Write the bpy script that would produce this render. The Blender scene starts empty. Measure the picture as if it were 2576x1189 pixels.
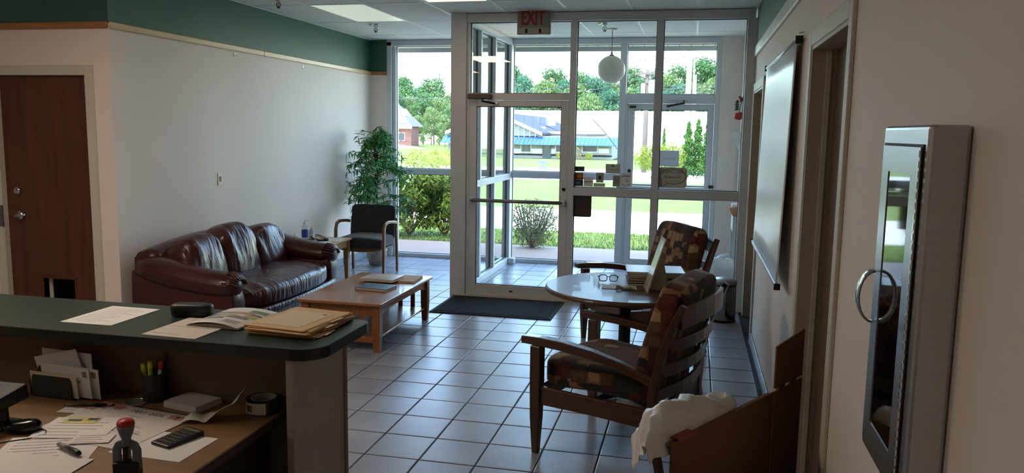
import bpy, bmesh, math, random
from mathutils import Vector, Matrix, noise as mnoise
random.seed(7)
R = math.radians
# ------------------------------------------------------------------ camera, sky, sun, exposure
W, H = 2576, 1189
F, YAW, PITCH, ROLL, EYE = 2006.8236, R(12.74965), R(-7.52882), R(0.88783), 1.72
def _axes():
    cy, sy, cp, sp = math.cos(YAW), math.sin(YAW), math.cos(PITCH), math.sin(PITCH)
    fw = Vector((-sy*cp, cy*cp, sp)); rt = Vector((cy, sy, 0)); up = rt.cross(fw)
    c, s = math.cos(ROLL), math.sin(ROLL)
    return rt*c+up*s, up*c-rt*s, fw
RT, UP, FW = _axes()
EYEV = Vector((0, 0, EYE))
scene = bpy.context.scene
col = scene.collection
cam = bpy.data.objects.new('camera', bpy.data.cameras.new('camera')); col.objects.link(cam)
cam.data.sensor_fit = 'HORIZONTAL'; cam.data.sensor_width = 36; cam.data.lens = F/W*36
cam.data.clip_start = .05; cam.data.clip_end = 900
m = Matrix((RT, UP, -FW)).transposed().to_4x4(); m.translation = EYEV
cam.matrix_world = m; scene.camera = cam

world = bpy.data.worlds.new('sky'); scene.world = world; world.use_nodes = True
nt = world.node_tree; sky = nt.nodes.new('ShaderNodeTexSky'); sky.sky_type = 'NISHITA'
sky.sun_disc = False; sky.sun_elevation = R(64); sky.sun_rotation = R(192); sky.air_density = 1.0; sky.dust_density = 1.0; sky.ozone_density = 1.6
bg = nt.nodes['Background']; nt.links.new(sky.outputs[0], bg.inputs[0]); bg.inputs[1].default_value = .5
sun = bpy.data.objects.new('sun', bpy.data.lights.new('sun', 'SUN')); col.objects.link(sun)
sun.data.energy = 1.5; sun.data.angle = R(.6); sun.data.color = (1, .98, .95)
# sun stands behind the camera, high, a little to the left
sun.rotation_euler = Vector((.20, .40, -.90)).to_track_quat('-Z', 'Y').to_euler()
vs = scene.view_settings
scene.display_settings.display_device = 'sRGB'
vs.view_transform = 'Standard'; vs.look = 'None'; vs.gamma = 1; vs.use_curve_mapping = False
vs.exposure = 2.1
scene.cycles.max_bounces = 14; scene.cycles.diffuse_bounces = 8; scene.cycles.glossy_bounces = 5; scene.cycles.transparent_max_bounces = 24
scene.cycles.sample_clamp_indirect = 6

# ------------------------------------------------------------------ pixel -> place (distance from what a thing touches)
def ray(x, y): return FW+RT*((x-W/2)/F)-UP*((y-H/2)/F)
def atZ(x, y, z=0.): d = ray(x, y); return EYEV+d*((z-EYE)/d.z)
def atY(x, y, Y): d = ray(x, y); return EYEV+d*(Y/d.y)
def atX(x, y, X): d = ray(x, y); return EYEV+d*(X/d.x)
def to_px(p): d = Vector(p)-EYEV; z = d.dot(FW); return W/2+F*d.dot(RT)/z, H/2-F*d.dot(UP)/z

# ------------------------------------------------------------------ helpers
class MB:
    def __init__(s): s.v = []; s.f = []; s.m = []; s.cur = 0
    def _add(s, vs, fs):
        o = len(s.v); s.v += [tuple(v) for v in vs]; s.f += [tuple(i+o for i in f) for f in fs]; s.m += [s.cur]*len(fs); return s
    def box(s, x0, x1, y0, y1, z0, z1, M=None):
        vs = [Vector((x, y, z)) for z in (z0, z1) for y in (y0, y1) for x in (x0, x1)]
        if M: vs = [M @ v for v in vs]
        return s._add(vs, [(0,2,3,1),(4,5,7,6),(0,1,5,4),(2,6,7,3),(0,4,6,2),(1,3,7,5)])
    def loft(s, rings, cap=True, closed=True):
        n = len(rings[0]); vs = [v for r in rings for v in r]; fs = []
        for i in range(len(rings)-1):
            for j in range(n if closed else n-1):
                k = (j+1) % n; fs.append((i*n+j, i*n+k, (i+1)*n+k, (i+1)*n+j))
        if cap and closed:
            fs.append(tuple(reversed(range(n)))); fs.append(tuple((len(rings)-1)*n+j for j in range(n)))
        return s._add(vs, fs)
    def prism(s, poly, z0, z1, M=None):
        r0 = [Vector((x, y, z0)) for x, y in poly]; r1 = [Vector((x, y, z1)) for x, y in poly]
        if M: r0 = [M @ v for v in r0]; r1 = [M @ v for v in r1]
        return s.loft([r0, r1])
    def hexa(s, b, t): return s.loft([[Vector(p) for p in b], [Vector(p) for p in t]])
    def tube(s, pts, r, n=8, cap=True, flat=1.0):
        pts = [Vector(p) for p in pts]; rings = []; up = None
        for i, p in enumerate(pts):
            a = pts[max(i-1, 0)]; b = pts[min(i+1, len(pts)-1)]; t = (b-a).normalized()
            if up is None: up = Vector((0, 0, 1)) if abs(t.z) < .9 else Vector((1, 0, 0))
            x = t.cross(up).normalized() if t.cross(up).length > 1e-6 else t.orthogonal().normalized(); up = x.cross(t).normalized()
            rr = r[i] if isinstance(r, (list, tuple)) else r
            rings.append([p+x*(math.cos(2*math.pi*k/n)*rr)+up*(math.sin(2*math.pi*k/n)*rr*flat) for k in range(n)])
        return s.loft(rings, cap)
    def bar(s, pts, w, t, M=None):          # rectangular bar swept along points; w sideways, t upward
        pts = [Vector(p) for p in pts]; rings = []; up = None
        for i, p in enumerate(pts):
            a = pts[max(i-1, 0)]; b = pts[min(i+1, len(pts)-1)]; d = (b-a).normalized()
            if up is None: up = Vector((0, 0, 1)) if abs(d.z) < .8 else Vector((0, 1, 0))
            x = d.cross(up).normalized(); up = x.cross(d).normalized()
            ww = w[i] if isinstance(w, (list, tuple)) else w; tt = t[i] if isinstance(t, (list, tuple)) else t
            rings.append([p+x*sx*ww/2+up*sy*tt/2 for sx, sy in ((-1,-1),(1,-1),(1,1),(-1,1))])
        if M: rings = [[M @ v for v in r] for r in rings]
        return s.loft(rings)
    def lathe(s, prof, c=(0,0,0), n=20, M=None, cap=True):
        rings = [[Vector((c[0]+r*math.cos(2*math.pi*k/n), c[1]+r*math.sin(2*math.pi*k/n), c[2]+z)) for k in range(n)] for r, z in prof]
        if M: rings = [[M @ v for v in r] for r in rings]
        return s.loft(rings, cap)
    def sell(s, c, r, e1=.5, e2=.5, nu=32, nv=18, M=None, disp=None):   # superellipsoid
        def sg(x, e): return math.copysign(abs(x)**e, x)
        rings = []
        for i in range(nv+1):
            p = -math.pi/2+math.pi*(i+.001)/(nv+.002); ring = []
            for j in range(nu):
                t = 2*math.pi*j/nu
                v = Vector((r[0]*sg(math.cos(p), e1)*sg(math.cos(t), e2), r[1]*sg(math.cos(p), e1)*sg(math.sin(t), e2), r[2]*sg(math.sin(p), e1)))
                if disp: v = disp(v)
                ring.append((M @ v if M else v)+Vector(c))
            rings.append(ring)
        return s.loft(rings)
    def grid(s, fn, nu, nv):               # open surface fn(u,v)
        vs = [fn(i/nu, j/nv) for j in range(nv+1) for i in range(nu+1)]
        return s._add(vs, [(j*(nu+1)+i, j*(nu+1)+i+1, (j+1)*(nu+1)+i+1, (j+1)*(nu+1)+i) for j in range(nv) for i in range(nu)])
    def quad(s, a, b, c, d): return s._add([a, b, c, d], [(0, 1, 2, 3)])
    def mesh(s, name, mat, off=None, smooth=False):
        me = bpy.data.meshes.new(name); o = off or Vector()
        me.from_pydata([(v[0]-o[0], v[1]-o[1], v[2]-o[2]) for v in s.v], [], s.f)
        for mm in (mat if isinstance(mat, (list, tuple)) else [mat]): me.materials.append(mm)
        if isinstance(mat, (list, tuple)): me.polygons.foreach_set('material_index', s.m)
        if smooth: me.polygons.foreach_set('use_smooth', [True]*len(me.polygons))
        me.update(); return me
    def build(s, name, mat, parent=None, smooth=False, bevel=0, seg=2, sub=0, solid=0, off=None, recalc=True):
        o_ = off if off is not None else ORG.get(parent.name, Vector()) if parent else Vector()
        me = s.mesh(name, mat, o_, smooth)
        if recalc:
            bm = bmesh.new(); bm.from_mesh(me); bmesh.ops.recalc_face_normals(bm, faces=bm.faces); bm.to_mesh(me); bm.free()
        o = bpy.data.objects.new(name, me); col.objects.link(o)
        if parent: o.parent = parent; ORG[o.name] = o_
        if solid: md = o.modifiers.new('thick', 'SOLIDIFY'); md.thickness = solid; md.offset = 0
        if bevel: md = o.modifiers.new('bevel', 'BEVEL'); md.width = bevel; md.segments = seg; md.limit_method = 'ANGLE'; md.angle_limit = R(40)
        if sub: md = o.modifiers.new('sub', 'SUBSURF'); md.levels = sub; md.render_levels = sub
        return o
ORG = {}
def tag(o, label, cat, group=None, kind=None):
    if label: o['label'] = label
    if cat: o['category'] = cat
    if group: o['group'] = group
    if kind: o['kind'] = kind
    return o
def empty(name, loc=(0,0,0), rz=0.0):
    o = bpy.data.objects.new(name, None); col.objects.link(o); o.empty_display_size = .1
    o.location = loc; o.rotation_euler = (0, 0, rz)
    ORG[o.name] = Vector((0, 0, 0)) if rz else Vector(loc)      # a turned thing is built in its own axes
    return o
def thing(name, label, cat, loc=(0,0,0), rz=0.0, group=None):
    return tag(empty(name, loc, rz), label, cat, group)
def struct(name, label=None, cat=None, loc=(0,0,0)):
    o = empty(name, loc); o['kind'] = 'structure'
    if label: o['label'] = label
    if cat: o['category'] = cat
    return o
def copy_tree(o, parent=None):
    c = o.copy(); col.objects.link(c); c.parent = parent
    for ch in list(o.children): copy_tree(ch, c)
    return c
def text_mesh(txt, size, extrude=.001, bold=0., align='CENTER', flip=False):
    cu = bpy.data.curves.new('t', 'FONT'); cu.body = txt; cu.size = size; cu.extrude = extrude; cu.offset = bold
    cu.align_x = align; cu.align_y = 'CENTER'; cu.resolution_u = 2
    o = bpy.data.objects.new('t', cu); col.objects.link(o)
    dg = bpy.context.evaluated_depsgraph_get(); me = bpy.data.meshes.new_from_object(o.evaluated_get(dg))
    bpy.data.objects.remove(o); bpy.data.curves.remove(cu)
    if flip:
        for v in me.vertices: v.co.x *= -1
    return me
def put_text(name, txt, size, M, mat, parent, extrude=.0006, bold=0., flip=False, sx=1.0, split=False):
    me = text_mesh(txt, size, extrude, bold, flip=flip); me.materials.clear(); me.materials.append(mat)
    o_ = ORG.get(parent.name, Vector())
    for v in me.vertices: c = v.co.copy(); c.x *= sx; v.co = (M @ c)-o_
    if split:                       # one part for each letter
        bm = bmesh.new(); bm.from_mesh(me); bmesh.ops.remove_doubles(bm, verts=bm.verts, dist=1e-6); left = set(bm.verts)
        while left:
            st = [left.pop()]; isl = set(st)
            while st:
                for e in st.pop().link_edges:
                    for v in e.verts:
                        if v in left: left.discard(v); isl.add(v); st.append(v)
            idx = {v: i for i, v in enumerate(isl)}; m1 = bpy.data.meshes.new(name)
            m1.from_pydata([v.co[:] for v in idx], [], [[idx[v] for v in f.verts] for f in bm.faces if f.verts[0] in idx]); m1.materials.append(mat)
            o = bpy.data.objects.new(name, m1); col.objects.link(o); o.parent = parent; ORG[o.name] = o_
        bm.free(); return o
    me.name = name; o = bpy.data.objects.new(name, me); col.objects.link(o); o.parent = parent; ORG[o.name] = o_; o['kind'] = 'stuff'
    return o

# ------------------------------------------------------------------ materials
MATS = {}
def lin(c):
    if isinstance(c, str):
        c = [int(c[i:i+2], 16)/255 for i in (0, 2, 4)]
        return tuple(x/12.92 if x <= .04045 else ((x+.055)/1.055)**2.4 for x in c)
    return tuple(c)
def mat(name, c, rough=.6, metal=0., var=0., scale=6., stretch=(1,1,1), bump=0., bscale=None, spec=.5, detail=3, c2=None, bstretch=None, coat=0., sheen=0., emis=None, es=0., dist=.01, trans=0., sss=0.):
    if name in MATS: return MATS[name]
    mt = bpy.data.materials.new(name); mt.use_nodes = True; n = mt.node_tree.nodes; l = mt.node_tree.links; b = n['Principled BSDF']
    c = lin(c); b.inputs['Base Color'].default_value = (*c, 1); b.inputs['Roughness'].default_value = rough; b.inputs['Metallic'].default_value = metal
    b.inputs['Specular IOR Level'].default_value = spec; b.inputs['Coat Weight'].default_value = coat; b.inputs['Sheen Weight'].default_value = sheen
    if emis: b.inputs['Emission Color'].default_value = (*lin(emis), 1); b.inputs['Emission Strength'].default_value = es
    tc = n.new('ShaderNodeTexCoord')
    def nz(sc, st):
        mp = n.new('ShaderNodeMapping'); mp.inputs['Scale'].default_value = st; l.new(tc.outputs['Object'], mp.inputs[0])
        t = n.new('ShaderNodeTexNoise'); t.inputs['Scale'].default_value = sc; t.inputs['Detail'].default_value = detail; l.new(mp.outputs[0], t.inputs[0]); return t
    if var or c2:
        t = nz(scale, stretch); rp = n.new('ShaderNodeValToRGB'); rp.color_ramp.elements[0].position = .3; rp.color_ramp.elements[1].position = .7
        a = tuple(x*(1-var) for x in c); d = lin(c2) if c2 else tuple(min(1, x*(1+var)) for x in c)
        rp.color_ramp.elements[0].color = (*a, 1); rp.color_ramp.elements[1].color = (*d, 1)
        l.new(t.outputs[0], rp.inputs[0]); l.new(rp.outputs[0], b.inputs['Base Color'])
    if bump:
        t = nz(bscale or scale*4, bstretch or stretch); bp = n.new('ShaderNodeBump'); bp.inputs['Strength'].default_value = bump; bp.inputs['Distance'].default_value = dist
        l.new(t.outputs[0], bp.inputs['Height']); l.new(bp.outputs[0], b.inputs['Normal'])
    MATS[name] = mt; return mt
def wood(name, c, c2, axis=0, rough=.45, scale=3.0, coat=.0):
    st = [14, 14, 14]; st[axis] = 1.0
    return mat(name, c, rough, c2=c2, scale=scale, stretch=tuple(st), detail=6, bump=.08, bscale=scale*2, coat=coat)
def glass_mat(name='clear_glass', tint=(.96, .98, .97), refl=1.0):
    if name in MATS: return MATS[name]
    mt = bpy.data.materials.new(name); mt.use_nodes = True; n = mt.node_tree.nodes; l = mt.node_tree.links; n.clear()
    o = n.new('ShaderNodeOutputMaterial'); mx = n.new('ShaderNodeMixShader'); t = n.new('ShaderNodeBsdfTransparent'); g = n.new('ShaderNodeBsdfGlossy'); fr = n.new('ShaderNodeMath')
    t.inputs[0].default_value = (*tint, 1); g.inputs['Roughness'].default_value = .0; lw = n.new('ShaderNodeLayerWeight'); lw.inputs['Blend'].default_value = .5; pw = n.new('ShaderNodeMath'); pw.operation = 'POWER'; pw.inputs[1].default_value = 5; l.new(lw.outputs['Facing'], pw.inputs[0])
    fr.operation = 'MULTIPLY_ADD'; fr.inputs[1].default_value = .9*refl; fr.inputs[2].default_value = .035*refl; l.new(pw.outputs[0], fr.inputs[0])
    l.new(fr.outputs[0], mx.inputs[0]); l.new(t.outputs[0], mx.inputs[1]); l.new(g.outputs[0], mx.inputs[2]); l.new(mx.outputs[0], o.inputs[0])
    MATS[name] = mt; return mt

GLASS = glass_mat()
WALL = mat('painted_wall', 'ebded4', .7, var=.02, scale=1.2, bump=.04, bscale=220)
GREEN = mat('dark_green_paint', '35604f', .55, var=.05, scale=1.5)
RAILW = wood('maple_rail', 'c79a62', 'd9b27c', 1, .4)
ALU = mat('brushed_aluminium', 'd2d5d8', .45, .2, var=.05, scale=3)
ALUD = mat('dark_gasket', '4a4c4d', .6)
CEILM = mat('mineral_fibre_panel', 'e4e6e2', .9, var=.03, scale=2, bump=.25, bscale=160)
GRIDM = mat('white_grid_metal', 'e2e4df', .5)
TILE = mat('glazed_floor_tile', '8f919b', .30, var=.10, scale=1.6, c2='a1a3ac', bump=.015, bscale=14, spec=.5, detail=5)
GROUT = mat('dark_grout', '2e2f33', .85)
BTILE = mat('blue_grey_base_tile', '8f9aa2', .35, var=.06)
TRIMW = mat('cream_trim_paint', 'cdc6b6', .55)
BLACK = mat('black_plastic', '0c0c0d', .4)
BLACKM = mat('black_matte', '131415', .65)
CHROME = mat('chrome', 'c9cbcc', .16, 1.0)
STEEL = mat('stainless_steel', 'b4b6b7', .30, .9, var=.04, stretch=(1, 1, 12))
WHITEP = mat('white_paper', 'e6e3de', .8, var=.015, scale=8)
OAK = wood('oak', 'a8794a', 'bd8f5c', 0, .45)
# ------------------------------------------------------------------ room shell
YI, YO, XL, XR, ZC, YD, XS = 7.932, 10.18, -4.277, .520, 2.887, 5.24, -2.37
FD = .105            # depth of the aluminium sections
T, TX, TY = .30494, -1.9558, 5.3273
floor = struct('floor', 'grey glazed ceramic tile floor with dark grout', 'floor')
MB().box(-7.6, XR+.3, -3.6, YO+.12, -.25, -.004).build('grout_bed', GROUT, floor)
def tile_mesh(mb, cx, cy, s=.1485, c=.004, z=0., th=.006):
    a, b = s, s-c
    r = [[Vector((cx+sx*q, cy+sy*q, zz)) for sx, sy in ((-1,-1),(1,-1),(1,1),(-1,1))] for q, zz in ((a, z-th), (a, z-.0015), (b, z))]
    return mb.loft(r)
cells = []
for i in range(-22, 10):
    for j in range(-30, 18):
        cx, cy = TX+(i+.5)*T, TY+(j+.5)*T
        if not (-7.5 < cx < XR+.1 and -3.5 < cy < YO-.02) or (cy > YD and cx < XL+.02): continue
        u, v = to_px((cx, cy, 0)) if cy > .5 else (-9, -9)
        vis = -40 < u < W+40 and 560 < v < H+60 and not (u < 860 and v > 770) and cx < XR
        cells.append((0 if vis else 1, cy, cx))
cells.sort()
tm = tile_mesh(MB(), 0, 0).mesh('floor_tile', TILE)
rest = MB()
for k, (nv, cy, cx) in enumerate(cells):
    if k < 300 and not nv:
        o = bpy.data.objects.new('floor_tile', tm); col.objects.link(o); o.parent = floor
        o.location = (cx, cy, random.uniform(-.0006, .0004)); o.rotation_euler = (random.uniform(-.0012, .0012), random.uniform(-.0012, .0012), random.choice((0, 1, 2, 3))*math.pi/2)
    else: tile_mesh(rest, cx, cy)
tag(rest.build('floor_tile_rows', TILE, floor), None, None, kind='stuff')

def wall(name, label, boxes, m=WALL):
    s = struct(name, label, 'wall'); b = MB()
    for x in boxes: b.box(*x)
    b.build('wall_surface', m, s); return s
Zr0, Zr1 = 2.428, 2.478
wl = wall('wall_left', 'long pale wall on the left with dark green band above a wooden rail', [(XL-.14, XL, YD+.14, YO+.05, 0, ZC)])
MB().box(XL, XL+.004, YD, YO, Zr1-.01, ZC).build('green_band', GREEN, wl)
DX0, DX1, DZT = atY(20, 500, YD+.04).x, atY(238, 450, YD+.04).x, atY(115, 190, YD+.04).z
wd = wall('wall_door', 'beige wall with the brown door beside the sofa', [(-7.6, DX0-.03, YD, YD+.14, 0, ZC), (DX0-.03, DX1+.03, YD, YD+.14, DZT+.03, ZC), (DX1+.03, XL, YD, YD+.14, 0, ZC)])
MB().box(-7.6, XL+.004, YD-.004, YD, Zr1-.01, ZC).build('green_band', GREEN, wd)
wr = wall('wall_right', 'pale right hand wall with two doorways and a hanging white screen',
     [(XR, XR+.15, -3.6, 3.06, 0, ZC), (XR, XR+.15, 3.06, 4.0, 2.13, ZC), (XR, XR+.15, 4.0, 6.76, 0, ZC), (XR, XR+.15, 6.76, 7.78, 2.11, ZC), (XR, XR+.15, 7.78, YO+.1, 0, ZC)])
MB().box(XR-.004, XR, -3.5, YI-.06, 2.52, ZC).build('green_band', GREEN, wr)
wall('wall_rear', 'pale wall behind the reception desk', [(-7.6, XR+.15, -3.75, -3.6, 0, ZC), (-7.75, -7.6, -3.75, YD+.14, 0, ZC)])
wf = wall('wall_front', 'white piers either side of the front glazing', [(XL-.14, -4.036, YO-.03, YO+.12, 0, ZC), (.268, XR, YO-.03, YO+.12, 0, ZC)])
MB().box(XL, -4.036, YO-.034, YO-.03, Zr1-.01, ZC).build('green_band', GREEN, wf)
# rails
def rail(n, label, box, m=RAILW):
    s = struct('trim_%d' % n, label, 'trim'); x0, x1, y0, y1, z0, z1 = box
    MB().box(*box).build('rail_board', m, s, bevel=.008)
RW2 = wood('maple_rail_b', 'd2ab78', 'e0c092', 1, .35); RWX = wood('maple_rail_x', '9c6b3d', 'b07c4a', 0, .4)
rail(1, 'wooden rail along the left wall, near length up to the joint', (XL, XL+.02, YD+.0, 7.42, Zr0, Zr1), RW2)
rail(2, 'wooden rail along the left wall, far length toward the window', (XL, XL+.02, 7.423, YO-.03, Zr0, Zr1), RW2)
rail(3, 'brown wooden rail above the brown door', (-7.6, XL, YD-.02, YD, Zr0, Zr1), RWX)
rail(4, 'short brown rail on the narrow pier beside the front window', (XL+.02, -4.03, YO-.05, YO-.03, Zr0, Zr1), RWX)
RW3 = mat('rail_reflection_white', 'dcd9cf', .35)  # white stands for light reflected off the rail, put into its colour
rail(5, 'rail along the right wall by the entrance, its reflection painted white', (XR-.02, XR, 4.9, YI-.06, 2.435, 2.53), RW3)
rail(6, 'rail along the right wall, nearer length, its reflection painted white', (XR-.02, XR, -3.5, 4.897, 2.435, 2.53), RW3)
# tiled baseboards
def basetiles(side, pts, m=BTILE):
    s = struct('baseboard_%s' % side, 'blue grey tile baseboard, %s side' % side, 'baseboard')
    for (x0, x1, y0, y1) in pts: MB().box(x0, x1, y0, y1, 0, .105).build('base_tile', m, s, bevel=.004)
basetiles('right', [(XR-.012, XR, 4.09+i*.294, 4.09+i*.294+.29) for i in range(9)])
basetiles('left', [(XL, XL+.012, YD+.02+i*T, YD+.02+i*T+T-.006) for i in range(16)])
basetiles('front', [(XL+.012, -4.036, YO-.042, YO-.03)])
basetiles('vestibule', [(XR-.012, XR, YI+.1+i*T, YI+.1+i*T+T-.006) for i in range(7)])

# ------------------------------------------------------------------ ceiling
ceil = struct('ceiling', 'suspended ceiling of pale panels in a white grid', 'ceiling')
MB().box(-7.75, XR+.15, -3.75, YO+.12, ZC+.02, ZC+.25).build('ceiling_deck', CEILM, ceil)
GX = [-.03-.6125*k for k in range(-1, 13)]; GY = [7.23-1.22*k for k in range(-3, 10)]
TROFF = {(-3.092, 7.23): 0, (-1.868, 6.01): 1, (-3.092, 2.35): 2, (-4.317, -.09): 3}  # last two entries are added fill panels, out of view
rest = MB(); pm = {}
for i in range(len(GX)-1):
    for j in range(len(GY)-1):
        x1, x0 = min(GX[i], XR), GX[i+1]; y1, y0 = min(GY[j], YO), GY[j+1]
        if x0 > XR-.02 or y0 > YO-.05: continue
        if any(abs(x1-a) < .05 and abs(y0-b) < .05 for a, b in TROFF): continue
        if y1 < 6.2 or x1 < XL: rest.box(x0+.01, x1-.01, y0+.01, y1-.01, ZC, ZC+.014)
        else: MB().box(x0+.01, x1-.01, y0+.01, y1-.01, ZC, ZC+.014).build('ceiling_panel', CEILM, ceil)
tag(rest.build('ceiling_panel_rows', CEILM, ceil), None, None, kind='stuff')
for x in GX:
    if x < XR: MB().box(x-.012, x+.012, -3.6, YO-.02, ZC-.004, ZC+.012).build('grid_runner', GRIDM, ceil)
for y in GY:
    if -3.5 < y < YO:
        for i in range(len(GX)-1):
            if GX[i+1] < XR: MB().box(GX[i+1]+.012, min(GX[i]-.012, XR), y-.011, y+.011, ZC-.003, ZC+.012).build('cross_tee', GRIDM, ceil)
for (x0, x1, y0, y1) in ((XL, XL+.022, YD, YO-.03), (XR-.022, XR, -3.6, YO-.03)):
    MB().box(x0, x1, y0, y1, ZC-.005, ZC+.012).build('wall_angle', GRIDM, ceil)
DIFF0 = mat('acrylic_diffuser_dim', 'd5dccd', .35, emis='e6efdf', es=.12)
DIFF1 = mat('acrylic_diffuser_lit', 'efe6d2', .4, emis='ffe0bc', es=.7)
FILL_DESK = mat('fill_panel_desk', 'efe6d2', .4, emis='ffe9d4', es=5.2)  # added, unseen panel that brightens the desk and counter
FILL_REAR = mat('fill_panel_rear', 'efe6d2', .4, emis='ffe9d4', es=3.2)  # added, unseen panel that lifts the dark inner side of the counter
names = {0: 'dim prismatic ceiling light panel beside the sprinkler head near the front window'}
for (x1, y0), lit in TROFF.items():
    lab = names[0] if not lit else 'warm glowing ceiling light panel nearest the exit sign' if y0 > 5 else {(-3.092, 2.35): 'added fill light panel, unseen, straight above the reception counter', (-4.317, -.09): 'added fill light panel, unseen, behind the reception desk'}[(x1, y0)]
    t = thing('ceiling_light', lab, 'light', (x1-.306, y0+.61, ZC-.002), 0, 'recessed ceiling light panels' if lit else None)
    x0 = x1-.6125; y1 = y0+1.22
    MB().box(x0+.014, x1-.014, y0+.014, y1-.014, ZC+.001, ZC+.006).build('diffuser', (DIFF0, DIFF1, FILL_DESK, FILL_REAR)[lit], t)
    f = MB(); f.box(x0+.0125, x0+.03, y0+.012, y1-.012, ZC-.003, ZC+.008); f.box(x1-.03, x1-.0125, y0+.012, y1-.012, ZC-.003, ZC+.008)
    f.box(x0+.03, x1-.03, y0+.012, y0+.03, ZC-.003, ZC+.008); f.box(x0+.03, x1-.03, y1-.03, y1-.012, ZC-.003, ZC+.008)
    f.build('frame', GRIDM, t)
# roof over the building with the overhanging eave
rf = struct('roof', 'building roof with overhanging eave', 'roof')
MB().box(-16, 12, -4.5, 10.86, 3.14, 3.4).build('roof_slab', mat('roof_membrane', '6b6a66', .9), rf)
MB().box(-16, 12, 10.83, 10.89, 2.79, 3.42).build('fascia', mat('fascia_metal', '9aa0a4', .5), rf)
sf = struct('trim_7', 'cream ribbed soffit boards under the eave outside', 'soffit')
SOF = mat('cream_soffit', 'e7e2c4', .5)
for i in range(46):
    x = -5.2+i*.15
    MB().box(x, x+.142, YO+.10, 10.83, 2.846, 2.856).build('soffit_board', SOF, sf, bevel=.003)
MB().box(-16, 12, YO+.1, 10.83, 2.858, 2.90).build('soffit_backing', mat('soffit_shadow_gap', '8f8b78', .7), sf)
# outside walls of the building to the left and right of the glazing, brick clad
EXB = mat('brown_exterior_brick', '7b5a49', .85, var=.2, scale=9)
ex = struct('wall_outside', 'brown brick outside wall beside the glazing', 'wall')
MB().box(-16, XL-.14, YO-.1, YO+.12, -.4, 3.14).box(XR+.15, 12, YO-.1, YO+.12, -.4, 3.14).box(-16, -15.8, -4.5, YO, -.4, 3.14).box(11.8, 12, -4.5, YO, -.4, 3.14).box(-16, 12, -4.5, -4.3, -.4, 3.14).build('brick_cladding', EXB, ex)
MB().box(-4.3, .67, YO-.02, YO+.12, 2.887, 3.14).build('head_cladding', ALU, ex)
# ------------------------------------------------------------------ storefront glazing
def sect(name, x0, x1, y0, y1, z0, z1, p, m=None, bevel=.003): return MB().box(x0, x1, y0, y1, z0, z1).build(name, m or ALU, p, bevel=bevel)
def pane(x0, x1, y0, y1, z0, z1, p):     # glass sheet with dark gasket round it
    g = .007
    o = MB().box(x0, x1, y0, y1, z0, z1).build('glass_pane', GLASS, p)
    b = MB(); dx, dy = x1-x0, y1-y0
    if dx > dy:
        for a in ((x0-.001, x0+g, z0, z1), (x1-g, x1+.001, z0, z1), (x0+g, x1-g, z0, z0+g), (x0+g, x1-g, z1-g, z1)): b.box(a[0], a[1], y0-.008, y1+.008, a[2], a[3])
    else:
        for a in ((y0-.001, y0+g, z0, z1), (y1-g, y1+.001, z0, z1), (y0+g, y1-g, z0, z0+g), (y0+g, y1-g, z1-g, z1)): b.box(x0-.008, x1+.008, a[0], a[1], a[2], a[3])
    b.build('gasket', ALUD, p); return o
def win(n, label): return struct('window_%d' % n, label, 'window')
# ---- inner screen
yi0, yi1 = YI, YI+FD; yg = YI+.05
w4 = win(4, 'transom window over the inner glass door, behind the exit sign')
sect('corner_post', -2.455, -2.292, yi0-.02, yi1+.02, 0, ZC, w4)
sect('jamb', -2.292, -2.262, yi0+.01, yi1, 0, 2.795, w4)
sect('head', -2.292, XR-.02, yi0, yi1, 2.798, ZC-.006, w4)
sect('transom_bar', -2.262, -1.235, yi0, yi1, 2.03, 2.094, w4)
sect('mullion', -1.235, -1.172, yi0, yi1, 0, 2.798, w4)
pane(-2.262, -1.235, yg, yg+.006, 2.094, 2.798, w4)
w5 = win(5, 'inner glass bay with small stickers between door and middle mullion')
sect('mid_rail', -1.172, -.402, yi0, yi1, 1.088, 1.17, w5); sect('sill', -1.172, -.402, yi0, yi1, 0, .09, w5)
sect('mullion', -.402, -.338, yi0, yi1, 0, 2.798, w5)
pane(-1.172, -.402, yg, yg+.006, 1.17, 2.798, w5); pane(-1.172, -.402, yg, yg+.006, .09, 1.088, w5)
w6 = win(6, 'inner glass bay at the right hand wall with the speech bubble sign')
sect('mid_rail', -.338, .43, yi0, yi1, 1.088, 1.17, w6); sect('sill', -.338, .43, yi0, yi1, 0, .09, w6)
sect('end_post', .43, XR, yi0-.01, yi1+.01, 0, 2.798, w6)
pane(-.338, .43, yg, yg+.006, 1.17, 2.798, w6); pane(-.338, .43, yg, yg+.006, .09, 1.088, w6)
# ---- side screen of the vestibule
w7 = win(7, 'glass side wall of the vestibule seen at a slant')
xa, xb = XS-.05, XS+.05
sect('head', xa, xb, YI+FD, YO-.04, 2.80, ZC-.006, w7)
sect('sill', xa, xb, YI+FD, YO-.04, 0, .075, w7)

YS = [(YI+FD, YI+FD+.05), (8.60, 8.66), (9.25, 9.31), (YO-.1, YO-.035)]
for k, (a, b) in enumerate(YS): sect('mullion', xa, xb, a, b, .075, 2.80, w7)
for k in range(3):
    a, b = YS[k][1], YS[k+1][0]
    sect('mid_rail', xa, xb, a, b, 1.10, 1.175, w7)
    pane(XS-.003, XS+.003, a, b, 1.175, 2.80, w7); pane(XS-.003, XS+.003, a, b, .075, 1.10, w7)
MB().box(XS+.05, XS+.13, YO-.17, YO-.06, 0, .075).build('floor_block', ALU, w7, bevel=.006)
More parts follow.
